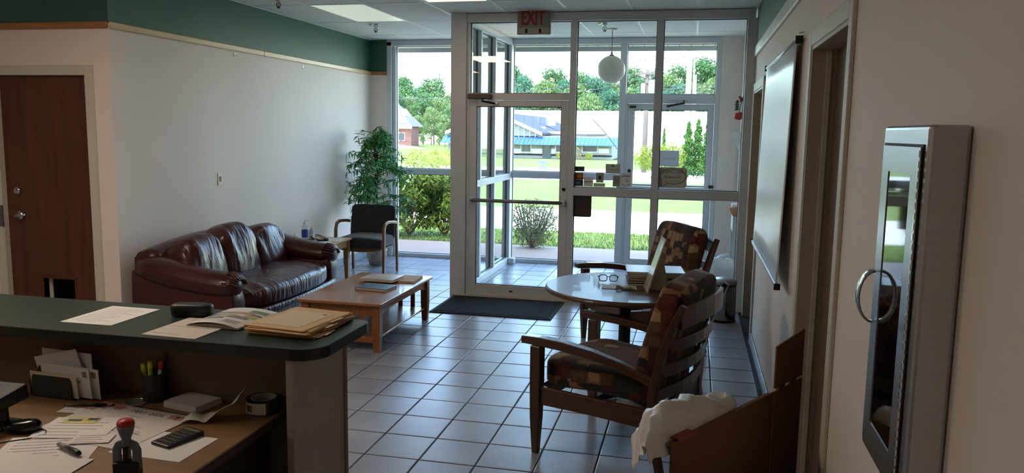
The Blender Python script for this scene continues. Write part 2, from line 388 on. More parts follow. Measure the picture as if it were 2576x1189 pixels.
# ---- outer screen
yo0, yo1 = YO, YO+FD; yq = YO+.05
w1 = win(1, 'tall front window beside the potted tree')
sect('jamb', -4.036, -3.975, yo0-.03, yo1, 0, 2.86, w1); sect('jamb_stop', -3.975, -3.925, yo0+.01, yo1, 0, 2.80, w1)
sect('head', -4.036, XS-.05, yo0-.03, yo1, 2.81, ZC-.004, w1)
sect('mid_rail', -3.925, XS-.05, yo0, yo1, 1.125, 1.20, w1); sect('sill', -3.925, XS-.05, yo0, yo1, 0, .05, w1)
sect('corner_post', XS-.05, XS+.05, yo0-.035, yo1, 0, ZC-.004, w1)
pane(-3.925, XS-.05, yq, yq+.006, 1.20, 2.81, w1); pane(-3.925, XS-.05, yq, yq+.006, .05, 1.125, w1)
w2 = win(2, 'front window of the vestibule behind the inner glass door')
sect('head', XS+.05, .268, yo0-.03, yo1, 2.81, ZC-.004, w2); sect('mid_rail', XS+.05, -.95, yo0, yo1, 1.12, 1.203, w2); sect('sill', XS+.05, -.95, yo0, yo1, 0, .05, w2)
sect('mullion', -.95, -.868, yo0-.02, yo1, 0, 2.81, w2)
pane(XS+.05, -.95, yq, yq+.006, 1.203, 2.81, w2); pane(XS+.05, -.95, yq, yq+.006, .05, 1.12, w2)
w3 = win(3, 'transom window over the outer entrance door')
sect('transom_bar', -.868, .212, yo0-.01, yo1, 2.085, 2.20, w3); sect('jamb', .212, .268, yo0-.02, yo1, 0, 2.81, w3); sect('jamb', -.868, -.84, yo0, yo1, 0, 2.085, w3)
pane(-.868, .212, yq, yq+.006, 2.20, 2.81, w3)
# ---- doors
def glass_door(n, label, x0, x1, y0, zt, stile, toprail, bot, midz=None):
    d = struct('door_%d' % n, label, 'door'); y1 = y0+.045; ym = y0+.02
    sect('stile', x0, x0+stile, y0, y1, .012, zt, d); sect('stile', x1-stile, x1, y0, y1, .012, zt, d)
    sect('top_rail', x0+stile, x1-stile, y0, y1, zt-toprail, zt, d); sect('bottom_rail', x0+stile, x1-stile, y0, y1, .012, bot, d)
    if midz:
        sect('middle_rail', x0+stile, x1-stile, y0, y1, midz[0], midz[1], d)
        pane(x0+stile, x1-stile, ym, ym+.006, midz[1], zt-toprail, d); pane(x0+stile, x1-stile, ym, ym+.006, bot, midz[0], d)
    else: pane(x0+stile, x1-stile, ym, ym+.006, bot, zt-toprail, d)
    return d
d1 = glass_door(1, 'inner glass door with push bar under the exit sign', -2.262, -1.237, YI+.01, 2.026, .075, .062, .125)
pb = MB().tube([(-2.235, YI-.045, 1.01), (-1.268, YI-.045, 1.01)], .0185, 12).build('push_bar', mat('bar_aluminium', '8d8a84', .4, .7), d1, smooth=True)
for x in (-2.235, -1.268): MB().box(x-.02, x+.02, YI-.06, YI+.01, .985, 1.035).build('bracket', ALU, pb, bevel=.006)
MB().lathe([(.0, 0), (.017, 0), (.017, .012), (.012, .014), (0, .014)], n=16, M=Matrix.Translation((-1.272, YI+.01, 1.145)) @ Matrix.Rotation(R(90), 4, 'X')).build('lock_cylinder', BLACKM, d1, smooth=False)
cl = MB().box(-2.268, -2.02, YI-.06, YI, 2.035, 2.088).build('closer', mat('closer_bronze', '5d564f', .45, .5), d1, bevel=.008)
MB().tube([(-2.1, YI-.05, 2.04), (-2.11, YI-.09, 2.015), (-1.985, YI-.03, 1.99)], .01, 8).build('closer_arm', BLACKM, cl)
MB().box(-2.04, -1.96, YI-.03, YI+.01, 1.975, 2.0).build('arm_shoe', CHROME, cl, bevel=.003)
MB().box(-1.82, -1.785, YI+.006, YI+.012, .06, .075).build('bolt_slot', BLACKM, d1)
MB().box(-2.292, -1.2, YI-.035, YI+.13, 0, .012).build('threshold', mat('worn_threshold', 'b9b2a6', .6, .3), d1, bevel=.003)
d2 = glass_door(2, 'outer entrance door with a push rail across its middle', -.838, .210, YO+.01, 2.08, .075, .07, .11, (.90, 1.045))
pr = MB().box(-.80, .245, YO-.05, YO-.005, 1.06, 1.085).build('push_rail', ALU, d2, bevel=.005)
MB().box(-.80, .19, YO-.045, YO+.01, .985, 1.055).build('push_pad', ALU, pr, bevel=.004)
for x in (-.81, .2): MB().box(x-.02, x+.04, YO-.055, YO+.01, 1.055, 1.09).build('end_cap', BLACKM, pr, bevel=.004)
MB().lathe([(0, 0), (.022, 0), (.022, .012), (.014, .014), (0, .014)], n=16, M=Matrix.Translation((-.80, YO+.01, 1.245)) @ Matrix.Rotation(R(90), 4, 'X')).build('lock_cylinder', BLACKM, d2)
cl = MB().box(-.34, -.02, YO-.06, YO-.01, 2.125, 2.175).build('closer', ALU, d2, bevel=.008)
MB().tube([(-.16, YO-.04, 2.12), (-.15, YO-.09, 2.09), (-.36, YO-.02, 2.05)], .012, 8).build('closer_arm', BLACKM, cl)
MB().box(-.32, -.27, YO-.03, YO+.01, 2.035, 2.06).build('arm_shoe', CHROME, cl, bevel=.003)
MB().box(-.82, -.74, YO-.02, YO+.012, 2.03, 2.055).build('pivot_cover', BLACKM, d2, bevel=.004)
MB().box(-.868, .268, YO-.03, YO+.14, 0, .012).build('threshold', ALU, d2, bevel=.003)
# brown door
DW = wood('walnut_door', '4a2413', '64351d', 2, .45, 1.2)
d3 = struct('door_3', 'dark brown wooden door with a low pet flap', 'door')
cx0, cx1 = atY(112, 700, YD+.04).x, atY(190, 700, YD+.04).x; cz1 = atY(150, 700, YD+.04).z
b = MB(); yy0, yy1 = YD+.035, YD+.078
dx0, dx1, dz = DX0, DX1, DZT
cz0 = cz1-.26
b.box(dx0, cx0, yy0, yy1, .01, dz); b.box(cx1, dx1, yy0, yy1, .01, dz); b.box(cx0, cx1, yy0, yy1, cz1, dz); b.box(cx0, cx1, yy0, yy1, .01, cz0)
b.build('door_leaf', DW, d3)
fl = MB(); fl.box(cx0-.012, cx0, yy0-.006, yy1, cz0, cz1+.012).box(cx1, cx1+.012, yy0-.006, yy1, cz0, cz1+.012).box(cx0-.012, cx1+.012, yy0-.010, yy1, cz1, cz1+.014)
fl.build('flap_frame', DW, d3); MB().box(cx0, cx0+.03, yy0+.05, yy0+.06, cz0, cz1).build('flap_edge', TRIMW, d3)
MB().box(cx0+.0, cx1-.0, yy0+.30, yy0+.32, cz0-.2, cz1+.1).build('flap_opening_back', BLACKM, d3)
def casing(d, x0, x1, z, y, w=.1, m=TRIMW):
    for a, b2 in ((x0-w, x0), (x1, x1+w)):
        MB().box(a, b2, y-.016, y+.14, 0, z+w).build('casing', m, d, bevel=.006)
        MB().box(a+.03, a+.07, y-.022, y-.016, 0, z+w).build('casing_bead', m, d, bevel=.004)
    MB().box(x0, x1, y-.016, y+.14, z, z+w).build('head_casing', m, d, bevel=.006)
casing(d3, dx0, dx1, dz, YD, .075)
kz = atY(46, 542, YD).z; kx = atY(42, 542, YD).x; kd = atY(36, 480, YD)
hd = MB().lathe([(.0, 0), (.036, 0), (.034, .012), (.016, .016), (.014, .05), (0, .052)], n=18, M=Matrix.Translation((kx, yy0, kz)) @ Matrix.Rotation(R(90), 4, 'X')).build('lever_handle', CHROME, d3, smooth=True)
MB().tube([(kx, yy0-.045, kz), (kx+.05, yy0-.055, kz+.004), (kx+.1, yy0-.05, kz+.012)], [.013, .011, .009], 10).build('lever', CHROME, hd, smooth=True)
MB().lathe([(0, 0), (.032, 0), (.03, .015), (.02, .02), (0, .022)], n=18, M=Matrix.Translation((kd.x, yy0, kd.z)) @ Matrix.Rotation(R(90), 4, 'X')).build('deadbolt', CHROME, d3, smooth=True)
MB().box(dx0-.05, dx0+.005, YD-.024, YD-.016, kz-.09, kz+.08).build('strike_plate', mat('dull_steel', '77767a', .4, .8), d3)
# doorways in the right wall
DB = mat('brown_painted_door', '6f5b4b', .55, var=.05, scale=2)
JB = mat('tan_jamb_paint', 'b6a893', .55)
for n, (y0, y1, z, lab) in {4: (6.76, 7.78, 2.11, 'brown door in the right wall next to the glazing'), 5: (3.06, 4.0, 2.13, 'tall brown doorway in the right wall beside the hanging screen')}.items():
    d = struct('door_%d' % n, lab, 'door')
    MB().box(XR+.10, XR+.145, y0, y1, .01, z).build('door_leaf', DB, d)
    for a, b2 in ((y0-.075, y0), (y1, y1+.075)): MB().box(XR-.016, XR, a, b2, 0, z+.075).build('casing', TRIMW, d, bevel=.005)
    MB().box(XR-.016, XR, y0, y1, z, z+.075).build('head_casing', TRIMW, d, bevel=.005)
    for a, b2 in ((y0-.001, y0+.018), (y1-.018, y1+.001)): MB().box(XR-.010, XR+.10, a, b2, 0, z).build('jamb', JB, d)
    MB().box(XR-.010, XR+.10, y0+.018, y1-.018, z-.018, z+.001).build('head_jamb', JB, d)
    for a, b2 in ((y0+.018, y0+.03), (y1-.03, y1-.018)): MB().box(XR+.055, XR+.075, a, b2, 0, z-.018).build('door_stop', TRIMW, d)
# ------------------------------------------------------------------ sofa
def leather(name, stretch, bs, strength):
    return mat(name, '34100f', .33, c2='461719', scale=2.5, bump=strength, bscale=bs, bstretch=stretch, coat=.15, dist=.03)
LE_A = leather('maroon_leather_arm', (1.0, 1.0, 1.0), 7, .25)
LE_B = leather('maroon_leather_back', (1.2, 7.0, 1.1), 3.2, .75)
LE_S = leather('maroon_leather_seat', (1.5, 8.0, 2), 3.0, .6)
LE_F = leather('maroon_leather_front', (2, 12.0, 1), 3.0, .45)
SY0, SY1, SX0, SX1 = 5.25, 7.08, -4.20, -3.33
sofa = thing('sofa', 'maroon leather sofa with three plump back cushions against the left wall', 'sofa', ((SX0+SX1)/2, (SY0+SY1)/2, 0))
smid = (SY0+SY1)/2; sl = (SY1-SY0)/2
def bowx(y): t = (y-smid)/sl; return SX1+.01+.07*(1-t*t)
ys = [SY0+.16+(SY1-SY0-.32)*i/16 for i in range(17)]
MB().prism([(SX0+.05, SY0+.10)]+[(bowx(y)-.02, y) for y in ys]+[(SX0+.05, SY1-.10)], .03, .29).build('base', LE_F, sofa, bevel=.02, seg=3)
MB().loft([[Vector((bowx(y)+dx, y, z)) for dx, z in ((-.04, .245), (.012, .25), (.022, .275), (.012, .30), (-.04, .305))] for y in ys]).build('front_roll', LE_F, sofa, smooth=True)
for x, y in ((SX0+.1, SY0+.12), (SX0+.1, SY1-.12), (SX1-.1, SY0+.14), (SX1-.1, SY1-.14)):
    MB().box(x-.03, x+.03, y-.03, y+.03, 0, .035).build('foot', BLACKM, sofa)
def dseat(v):
    t = v.y/.76; e = Vector((v.x+(.07*(1-t*t) if v.x > -.1 else 0), v.y, v.z))
    top = max(0, v.z)/.1
    e.z += .012*math.sin(v.y*38+v.x*7)*top*max(0, .5+v.x)+.012*mnoise.noise(Vector((v.x*5, v.y*9, 0)))*top
    e.z += .025*(1-(v.x/.42)**2)*top
    return e
MB().sell((-3.70, smid, .375), (.40, .75, .098), .45, .35, 72, 24, disp=dseat).build('seat_cushion', LE_S, sofa, smooth=True)
# shell behind the back cushions, camel topped
def topz(y): t = (y-smid)/sl; return .74+.09*math.cos(t*1.45)
yb = [SY0+.06+(SY1-SY0-.12)*i/20 for i in range(21)]
MB().loft([[Vector((x, y, z)) for x, z in ((SX0, .06), (SX0+.22, .06), (SX0+.20, topz(y)-.06), (SX0+.16, topz(y)-.012), (SX0+.10, topz(y)), (SX0+.04, topz(y)-.012), (SX0, topz(y)-.06))] for y in yb]).build('back_shell', LE_A, sofa, smooth=True)
for k, (yc, zt, zr) in enumerate(((smid-.50, .835, .0), (smid, .875, 0), (smid+.50, .81, 0))):
    hz = (zt-.37)/2; Mr = Matrix.Rotation(R(-14), 4, 'Y')
    def db(v, kk=k, hz=hz):
        e = v.copy(); f = max(0, v.x)/.14
        e.x += (.016*math.sin(v.y*42+v.z*9+kk*2)*(.6+.4*math.sin(v.z*9))+.02*mnoise.noise(Vector((v.y*7, v.z*5, kk*3.1))))*f
        e.z -= .05*(abs(v.y)/.27)**2*(v.z > 0)
        return e
    MB().sell((SX0+.30, yc, .37+hz), (.155, .268, hz+.02), .55, .55, 44, 26, M=Mr, disp=db).build('back_cushion', LE_B, sofa, smooth=True)
for side, y0 in ((-1, SY0+.09), (1, SY1-.09)):
    ring = []
    path = [(SX0+.06, .70, .10), (SX0+.16, .715, .125), (SX0+.32, .69, .135), (SX0+.5, .655, .13), (SX0+.66, .63, .125), (SX0+.78, .615, .118), (SX0+.86, .60, .10), (SX0+.885, .59, .07)]
    rings = []
    for i, (x, zt, r) in enumerate(path):
        rg = []
        for k in range(20):
            a = 2*math.pi*k/20; rr = r*(1+(.035*math.sin(9*a) if i > 5 else .012*math.sin(5*a+i)))
            rg.append(Vector((x, y0-side*.0+math.cos(a)*rr*1.02-side*(-.01), zt-r*.75+math.sin(a)*rr*.82)))
        rings.append(rg)
    MB().loft(rings).build('arm_roll', LE_A, sofa, smooth=True)
    lo = [Vector((x, y, z)) for x, y, z in ((SX0, y0-.085, .04), (SX1-.005, y0-.085, .04), (SX1-.005, y0+.085, .04), (SX0, y0+.085, .04))]
    md = [Vector((x, y, z)) for x, y, z in ((SX0, y0-.10, .40), (SX1+.01, y0-.095, .40), (SX1+.01, y0+.095, .40), (SX0, y0+.10, .40))]
    hi = [Vector((x, y, z)) for x, y, z in ((SX0, y0-.09, .62), (SX1-.02, y0-.08, .535), (SX1-.02, y0+.08, .535), (SX0, y0+.09, .62))]
    MB().loft([lo, md, hi]).build('arm_panel', LE_A, sofa, bevel=.03, seg=3, smooth=True)
    pl = MB()
    for k in range(9):
        a = R(20+k*17.5)
        pl.tube([(SX0+.80, y0+math.cos(a)*.118, .525+math.sin(a)*.098), (SX0+.86, y0+math.cos(a)*.108, .52+math.sin(a)*.09), (SX0+.895, y0+math.cos(a)*.07, .515+math.sin(a)*.055)], .011, 6)
    pl.build('arm_pleats', LE_A, sofa, smooth=True)
# ------------------------------------------------------------------ coffee table
CT = wood('coffee_table_oak', '8f5527', 'a4662f', 1, .32, 2.5, coat=.3); CTV = wood('coffee_table_oak_v', '7f4a20', '935927', 2, .4, 2.5)
cx0, cx1, cy0, cy1, cz = -2.99, -2.285, 5.60, 6.85, .392
ct = thing('coffee_table', 'low oak coffee table with slatted ends and a bottom shelf', 'table', ((cx0+cx1)/2, (cy0+cy1)/2, 0))
MB().box(cx0, cx1, cy0, cy1, cz-.022, cz).build('table_top', CT, ct, bevel=.004)
lx, ly = (cx0+.055, cx1-.055), (cy0+.06, cy1-.06)
for x in lx:
    for y in ly:
        w0, w1 = .032, .024
        MB().loft([[Vector((x+sx*w, y+sy*w, z)) for sx, sy in ((-1,-1),(1,-1),(1,1),(-1,1))] for w, z in ((w1, 0), (w0, .16), (w0, cz-.022))]).build('leg', CTV, ct, bevel=.003)
for x in lx:     # long aprons, stepped up in the middle
    poly = [(ly[0]+.03, cz-.105), (ly[0]+.09, cz-.105), (ly[0]+.13, cz-.085), (ly[1]-.13, cz-.085), (ly[1]-.09, cz-.105), (ly[1]-.03, cz-.105), (ly[1]-.03, cz-.022), (ly[0]+.03, cz-.022)]
    MB().loft([[Vector((x-.011, y, z)) for y, z in poly], [Vector((x+.011, y, z)) for y, z in poly]]).build('apron', CT, ct)
for y in ly:
    MB().box(lx[0]+.03, lx[1]-.03, y-.011, y+.011, cz-.105, cz-.022).build('apron', CTV, ct)
    MB().box(lx[0]+.03, lx[1]-.03, y-.012, y+.012, .07, .115).build('stretcher', CTV, ct, bevel=.003)
    for k in range(4):
        x = lx[0]+(lx[1]-lx[0])*(k+1)/5
        MB().box(x-.019, x+.019, y-.008, y+.008, .115, cz-.105).build('slat', CTV, ct)
MB().box(lx[0]-.005, lx[1]+.005, ly[0]+.012, ly[1]-.012, .098, .115).build('shelf', CT, ct, bevel=.003)
# ------------------------------------------------------------------ books on the coffee table
def book(name, label, cat, p, w, d, t, rz, cover, pages, group=None, bulge=True):
    b = thing(name, label, cat, p, rz, group)
    MB().box(-w/2, w/2, -d/2, d/2, t-.003, t).build('cover', cover, b, bevel=.001)
    MB().box(-w/2, w/2, -d/2, d/2, 0, .003).build('back_cover', cover, b, bevel=.001)
    MB().box(-w/2+.002, w/2-.004, -d/2+.004, d/2-.004, .003, t-.003).build('pages', pages, b)
    MB().box(-w/2-.001, -w/2+.002, -d/2, d/2, .0, t).build('spine', cover, b); return b
PAGES = mat('page_block', 'c9bda3', .85, var=.06, stretch=(1, 1, 60), scale=4)
book('magazine', 'tan card folder lying under the white book on the coffee table', 'folder', atZ(1012, 703, cz), .30, .30, .016, R(4), mat('tan_card', 'b98d5f', .7), PAGES)
zb = cz+.0165
book('book', 'white hardcover book with a glossy picture on the coffee table', 'book', Vector((-2.64, 6.50, zb)), .31, .26, .022, R(-3), mat('white_gloss_cover', 'dcd6c6', .25, c2='bfbab0', scale=5), PAGES)
book('book', 'dark blue book nearest the edge of the coffee table', 'book', Vector((-2.555, 6.165, cz)), .28, .22, .022, R(-5), mat('slate_blue_cover', '33415a', .35, c2='4a5a72', scale=7), PAGES)
# ------------------------------------------------------------------ door mat
MATM = mat('charcoal_carpet', '1d1e21', .95, c2='2c2d30', scale=40, stretch=(1, 6, 1), bump=.6, bscale=180)
dm = thing('door_mat', 'charcoal ribbed door mat in front of the inner glass door', 'mat', (-1.83, 7.47, 0))
MB().box(-2.40, -1.225, 7.07, 7.86, 0, .010).build('mat_edge', mat('mat_rubber', '151515', .8), dm, bevel=.004)
MB().box(-2.37, -1.255, 7.10, 7.83, .010, .013).build('carpet', MATM, dm)
rb = MB()
for i in range(60): x = -2.36+i*.0183; rb.box(x, x+.009, 7.11, 7.82, .013, .0158)
tag(rb.build('ribs', MATM, dm), None, None, kind='stuff')
dm2 = thing('door_mat', 'dark mat inside the vestibule before the outer door', 'mat', (-.2, 9.5, 0))
MB().box(-.75, .40, 9.2, 9.95, 0, .012).build('carpet', MATM, dm2, bevel=.004)
# ------------------------------------------------------------------ patterned armchairs
def fabric():
    mt = bpy.data.materials.new('patterned_upholstery'); mt.use_nodes = True; n = mt.node_tree.nodes; l = mt.node_tree.links; b = n['Principled BSDF']
    b.inputs['Roughness'].default_value = .9; b.inputs['Sheen Weight'].default_value = .2
    tc = n.new('ShaderNodeTexCoord'); ds = n.new('ShaderNodeTexNoise'); ds.inputs['Scale'].default_value = 6
    mx = n.new('ShaderNodeVectorMath'); mx.operation = 'MULTIPLY_ADD'; mx.inputs[1].default_value = (.016, .016, .016)
    l.new(tc.outputs['Object'], ds.inputs[0]); l.new(ds.outputs['Color'], mx.inputs[0]); l.new(tc.outputs['Object'], mx.inputs[2])
    mp = n.new('ShaderNodeMapping'); mp.inputs['Scale'].default_value = (7, 10, 9); l.new(mx.outputs[0], mp.inputs[0])
    v = n.new('ShaderNodeTexVoronoi'); v.distance = 'CHEBYCHEV'; v.inputs['Scale'].default_value = 1.75; v.inputs['Randomness'].default_value = .5; l.new(mp.outputs[0], v.inputs[0])
    sp = n.new('ShaderNodeSeparateColor'); l.new(v.outputs['Color'], sp.inputs[0])
    rp = n.new('ShaderNodeValToRGB'); cr = rp.color_ramp; cr.interpolation = 'CONSTANT'
    cols = ['120e0d', '43100f', '8a6c45', '1b120f', '5a3f26', '4f1614', '9c8258', '241c12', '5c2117']
    cr.elements[0].position = 0; cr.elements[0].color = (*lin(cols[0]), 1)
    cr.elements[1].position = 1/9; cr.elements[1].color = (*lin(cols[1]), 1)
    for i in range(2, 9): e = cr.elements.new(i/9); e.color = (*lin(cols[i]), 1)
    l.new(sp.outputs[0], rp.inputs[0])
    r2 = n.new('ShaderNodeValToRGB'); r2.color_ramp.interpolation = 'CONSTANT'; r2.color_ramp.elements[0].color = (1, 1, 1, 1); r2.color_ramp.elements[1].position = .36; r2.color_ramp.elements[1].color = (.62, .45, .36, 1)
    l.new(v.outputs['Distance'], r2.inputs[0])
    m2 = n.new('ShaderNodeMix'); m2.data_type = 'RGBA'; m2.blend_type = 'MULTIPLY'; m2.inputs[0].default_value = .8
    l.new(rp.outputs[0], m2.inputs[6]); l.new(r2.outputs[0], m2.inputs[7]); l.new(m2.outputs[2], b.inputs['Base Color'])
    wv = n.new('ShaderNodeTexNoise'); wv.inputs['Scale'].default_value = 220; l.new(tc.outputs['Object'], wv.inputs[0])
    bp = n.new('ShaderNodeBump'); bp.inputs['Strength'].default_value = .35; bp.inputs['Distance'].default_value = .004; l.new(wv.outputs[0], bp.inputs['Height']); l.new(bp.outputs[0], b.inputs['Normal'])
    return mt
FAB = fabric(); CW = wood('chair_walnut', '3d2113', '4e2c19', 2, .35, 3, coat=.25); CWX = wood('chair_walnut_x', '432515', '55311c', 0, .3, 3, coat=.3)
def rpad(sx, sy, sz, e=.28, nu=40, nv=20, disp=None, c=(0,0,0), M=None): return MB().sell(c, (sx/2, sy/2, sz/2), e, e, nu, nv, M, disp)
def armchair(label, loc, rz):
    a = thing('armchair', label, 'chair', loc, rz, 'patterned wooden armchairs')
    hw = .355
    for s in (-1, 1):
        y = s*hw
        MB().loft([[Vector((.315+dx*w, y+dy*w, z)) for dx, dy in ((-1,-1),(1,-1),(1,1),(-1,1))] for w, z in ((.017, 0), (.027, .20), (.030, .42), (.030, .595))]).build('front_leg', CW, a, bevel=.004)
        pts = [(-.40, y, 0), (-.365, y, .14), (-.335, y, .30), (-.34, y, .46), (-.375, y, .64), (-.43, y, .80), (-.475, y, .905)]
        MB().bar(pts, [.034, .038, .042, .042, .040, .036, .030], [.036, .046, .056, .056, .05, .044, .036]).build('back_post', CW, a, bevel=.004)
        ap = [(.40, y, .622), (.30, y, .622), (.16, y, .615), (.0, y, .595), (-.15, y, .563), (-.28, y, .525), (-.345, y, .50)]
        MB().bar(ap, [.07, .072, .068, .06, .052, .045, .042], [.04, .046, .046, .044, .044, .046, .05]).build('arm', CWX, a, bevel=.008, seg=3)
        MB().bar([(.30, y, .325), (-.02, y, .32), (-.34, y, .31)], .026, [.10, .092, .10]).build('side_rail', CWX, a, bevel=.003)
    MB().box(.30, .326, -hw+.03, hw-.03, .275, .375).build('front_rail', CWX, a, bevel=.003)
    MB().box(-.35, -.325, -hw+.02, hw-.02, .27, .35).build('rear_rail', CWX, a, bevel=.003)
    for z, x in ((.44, -.352), (.56, -.372), (.69, -.405), (.835, -.455)):
        big = z > .8
        pts = [(x-.055*(1-(t/3)**2), t*(hw-.012)/3, z+(.02*(1-(t/3)**2) if big else 0)) for t in (-3, -2, -1, 0, 1, 2, 3)]
        MB().bar(pts, .02, .105 if big else .062).build('back_slat', CWX, a, bevel=.003)
    def puff(v): e = v.copy(); e.z += .014*mnoise.noise(v*6); return e
    rpad(.66, .62, .15, .3, 44, 18, puff, (-.005, 0, .435)).build('seat_cushion', FAB, a, smooth=True)
    rpad(.15, .60, .56, .33, 44, 24, puff, (-.325, 0, .72), Matrix.Rotation(R(-16), 4, 'Y')).build('back_cushion', FAB, a, smooth=True)
    return a
armchair('patterned armchair in the foreground with its slatted wooden back toward us', (-.36, 4.30, 0), math.atan2(.31, -.95))
armchair('patterned armchair behind the round table with its cushion facing us', (-.39, 6.42, 0), math.atan2(-.55, -.83))
# ------------------------------------------------------------------ round table
RT_ = wood('round_table_walnut', '4b3529', '5f4536', 0, .38, 2.2, coat=.12)
rt = thing('round_table', 'round dark wood pedestal table between two patterned armchairs', 'table', (-.395, 5.10, 0))
MB().lathe([(0, .705), (.50, .705), (.518, .712), (.522, .722), (.518, .734), (.508, .74), (0, .74)], (-.395, 5.10, 0), 64).build('table_top', RT_, rt, smooth=False, bevel=.002)
MB().lathe([(.20, .69), (.20, .705), (0, .705)], (-.395, 5.10, 0), 24).build('mount_plate', BLACKM, rt)
MB().lathe([(.038, .03), (.038, .69)], (-.395, 5.10, 0), 20).build('pedestal', BLACKM, rt, smooth=True)
for k in range(4):
    a = R(45+90*k); d = Vector((math.cos(a), math.sin(a), 0)); c = Vector((-.395, 5.10, 0))
    MB().bar([c+d*.02+Vector((0, 0, .045)), c+d*.2+Vector((0, 0, .035)), c+d*.34+Vector((0, 0, .014))], .055, [.05, .04, .026]).build('foot', BLACKM, rt, bevel=.004)
# ------------------------------------------------------------------ guest chair
GF = mat('charcoal_upholstery', '12151b', .9, c2='1a1e26', scale=60, sheen=.3, bump=.3, bscale=300); GWD = wood('guest_chair_beech', '6a4326', '7d5330', 2, .35, 3, coat=.2)
gc = thing('guest_chair', 'black upholstered guest chair with wooden arms beside the front window', 'chair', (-3.745, 8.76, 0), R(2))
for s in (-1, 1):
    x = s*.295
    MB().bar([(x, -.24, .012), (x, -.235, .3), (x, -.225, .56), (x, -.19, .625), (x, -.11, .645), (x, .08, .63), (x, .2, .61)], [.028]*7, [.05, .05, .046, .04, .036, .034, .034]).build('arm_frame', GWD, gc, bevel=.006, smooth=False)
    MB().bar([(x-s*.012, .27, .012), (x-s*.012, .255, .3), (x-s*.012, .235, .48), (x-s*.012, .26, .66)], .026, .04).build('rear_leg', GWD, gc, bevel=.005)
    for y in (-.24, .27): MB().lathe([(.016, 0), (.016, .012)], (x-(s*.012 if y > 0 else 0), y, 0), 10).build('glide', mat('nylon_glide', 'c9c9c9', .5), gc)
def gp(v): e = v.copy(); e.z += .02*(1-(v.x/.28)**2)*(1 if v.z > 0 else -.6); return e
rpad(.55, .52, .12, .3, 40, 18, gp, (0, -.03, .405)).build('seat_pad', GF, gc, smooth=True)
MB().loft([[Vector((x, y, .335-.03*(1-(x/.28)**2)+dz)) for x in [-.27+.54*i/12 for i in range(13)]] + [Vector((x, y, .345+dz)) for x in [.27-.54*i/12 for i in range(13)]] for y, dz in ((-.26, 0), (.2, 0))]).build('seat_board', GWD, gc)
rpad(.55, .075, .42, .22, 40, 20, None, (0, .225, .605), Matrix.Rotation(R(-9), 4, 'X')).build('back_pad', GF, gc, smooth=True)
# ------------------------------------------------------------------ side table and what lies on it
ST = wood('side_table_maple', 'b98f58', 'c9a26c', 1, .4, 2.5, coat=.15); STV = wood('side_table_maple_v', '8a6237', '9c7243', 2, .45, 2.5)
sx0, sx1, sy0, sy1, sz = -4.24, -3.80, 7.42, 8.46, .475
st = thing('side_table', 'light maple side table between the sofa and the guest chair', 'table', ((sx0+sx1)/2, (sy0+sy1)/2, 0))
MB().box(sx0, sx1, sy0, sy1, sz-.02, sz).build('table_top', ST, st, bevel=.004)
for x in (sx0+.045, sx1-.045):
    for y in (sy0+.05, sy1-.05):
        MB().loft([[Vector((x+a*w, y+b*w, z)) for a, b in ((-1,-1),(1,-1),(1,1),(-1,1))] for w, z in ((.019, 0), (.030, .3), (.030, sz-.02))]).build('leg', STV, st, bevel=.003)
for x in (sx0+.04, sx1-.04): MB().box(x-.01, x+.01, sy0+.08, sy1-.08, sz-.10, sz-.02).build('apron', ST, st)
for y in (sy0+.045, sy1-.045): MB().box(sx0+.075, sx1-.075, y-.01, y+.01, sz-.10, sz-.02).build('apron', STV, st)
def sheet(name, label, cat, cx, cy, z, w, d, rz, m=WHITEP, th=.0015, group=None, curl=0.0, lines=0, lm=None):
    o = thing(name, label, cat, (cx, cy, z), rz or 1e-6, group)
    def fn(u, v): return Vector(((u-.5)*w, (v-.5)*d, .0008+curl*(max(0, u-.7)/.3)**2*.03))
    MB().grid(fn, 10, 6).build('paper', m, o, solid=th)
    if lines:
        b = MB()
        for k in range(lines):
            y = d*.38-k*d*.76/max(1, lines-1); ww = w*random.uniform(.25, .40)
            b.box(-w*.40, -w*.40+2*ww*.95, y-.0012, y+.0012, th/2+.0009, th/2+.0013)
        b.build('printed_lines', lm or mat('grey_print', '8b8a8c', .8), o)
    return o
sheet('paper', 'loose white papers at the far end of the maple side table', 'paper', -3.93, 8.24, sz, .22, .28, R(12), lines=7)
sheet('paper', 'white sheet nearer the sofa arm on the maple side table', 'paper', -3.99, 7.97, sz, .22, .28, R(-20))
nb = thing('notebook', 'dark thin notebook on the maple side table by the sofa arm', 'notebook', (-3.88, 7.72, sz), R(8))
MB().box(-.06, .06, -.09, .09, 0, .004).build('back_cover', BLACK, nb); MB().box(-.058, .058, -.088, .088, .004, .012).build('pages', PAGES, nb); MB().box(-.06, .06, -.09, .09, .012, .016).build('cover', BLACK, nb)
bxs = thing('silver_box', 'flat silver box carrying the sanitizer bottles', 'box', (-4.10, 7.93, sz), R(5))
MB().box(-.09, .09, -.07, .07, 0, .03).build('box_body', mat('silver_plastic', '9aa3ad', .35, .4), bxs, bevel=.004); MB().box(-.092, .092, -.072, .072, .026, .034).build('lid', mat('dark_lid', '3b3f45', .4), bxs, bevel=.003)
CLR = glass_mat('clear_bottle', (.80, .86, .92), 1.0); PUMPW = mat('white_pump', 'd9d9d9', .4)
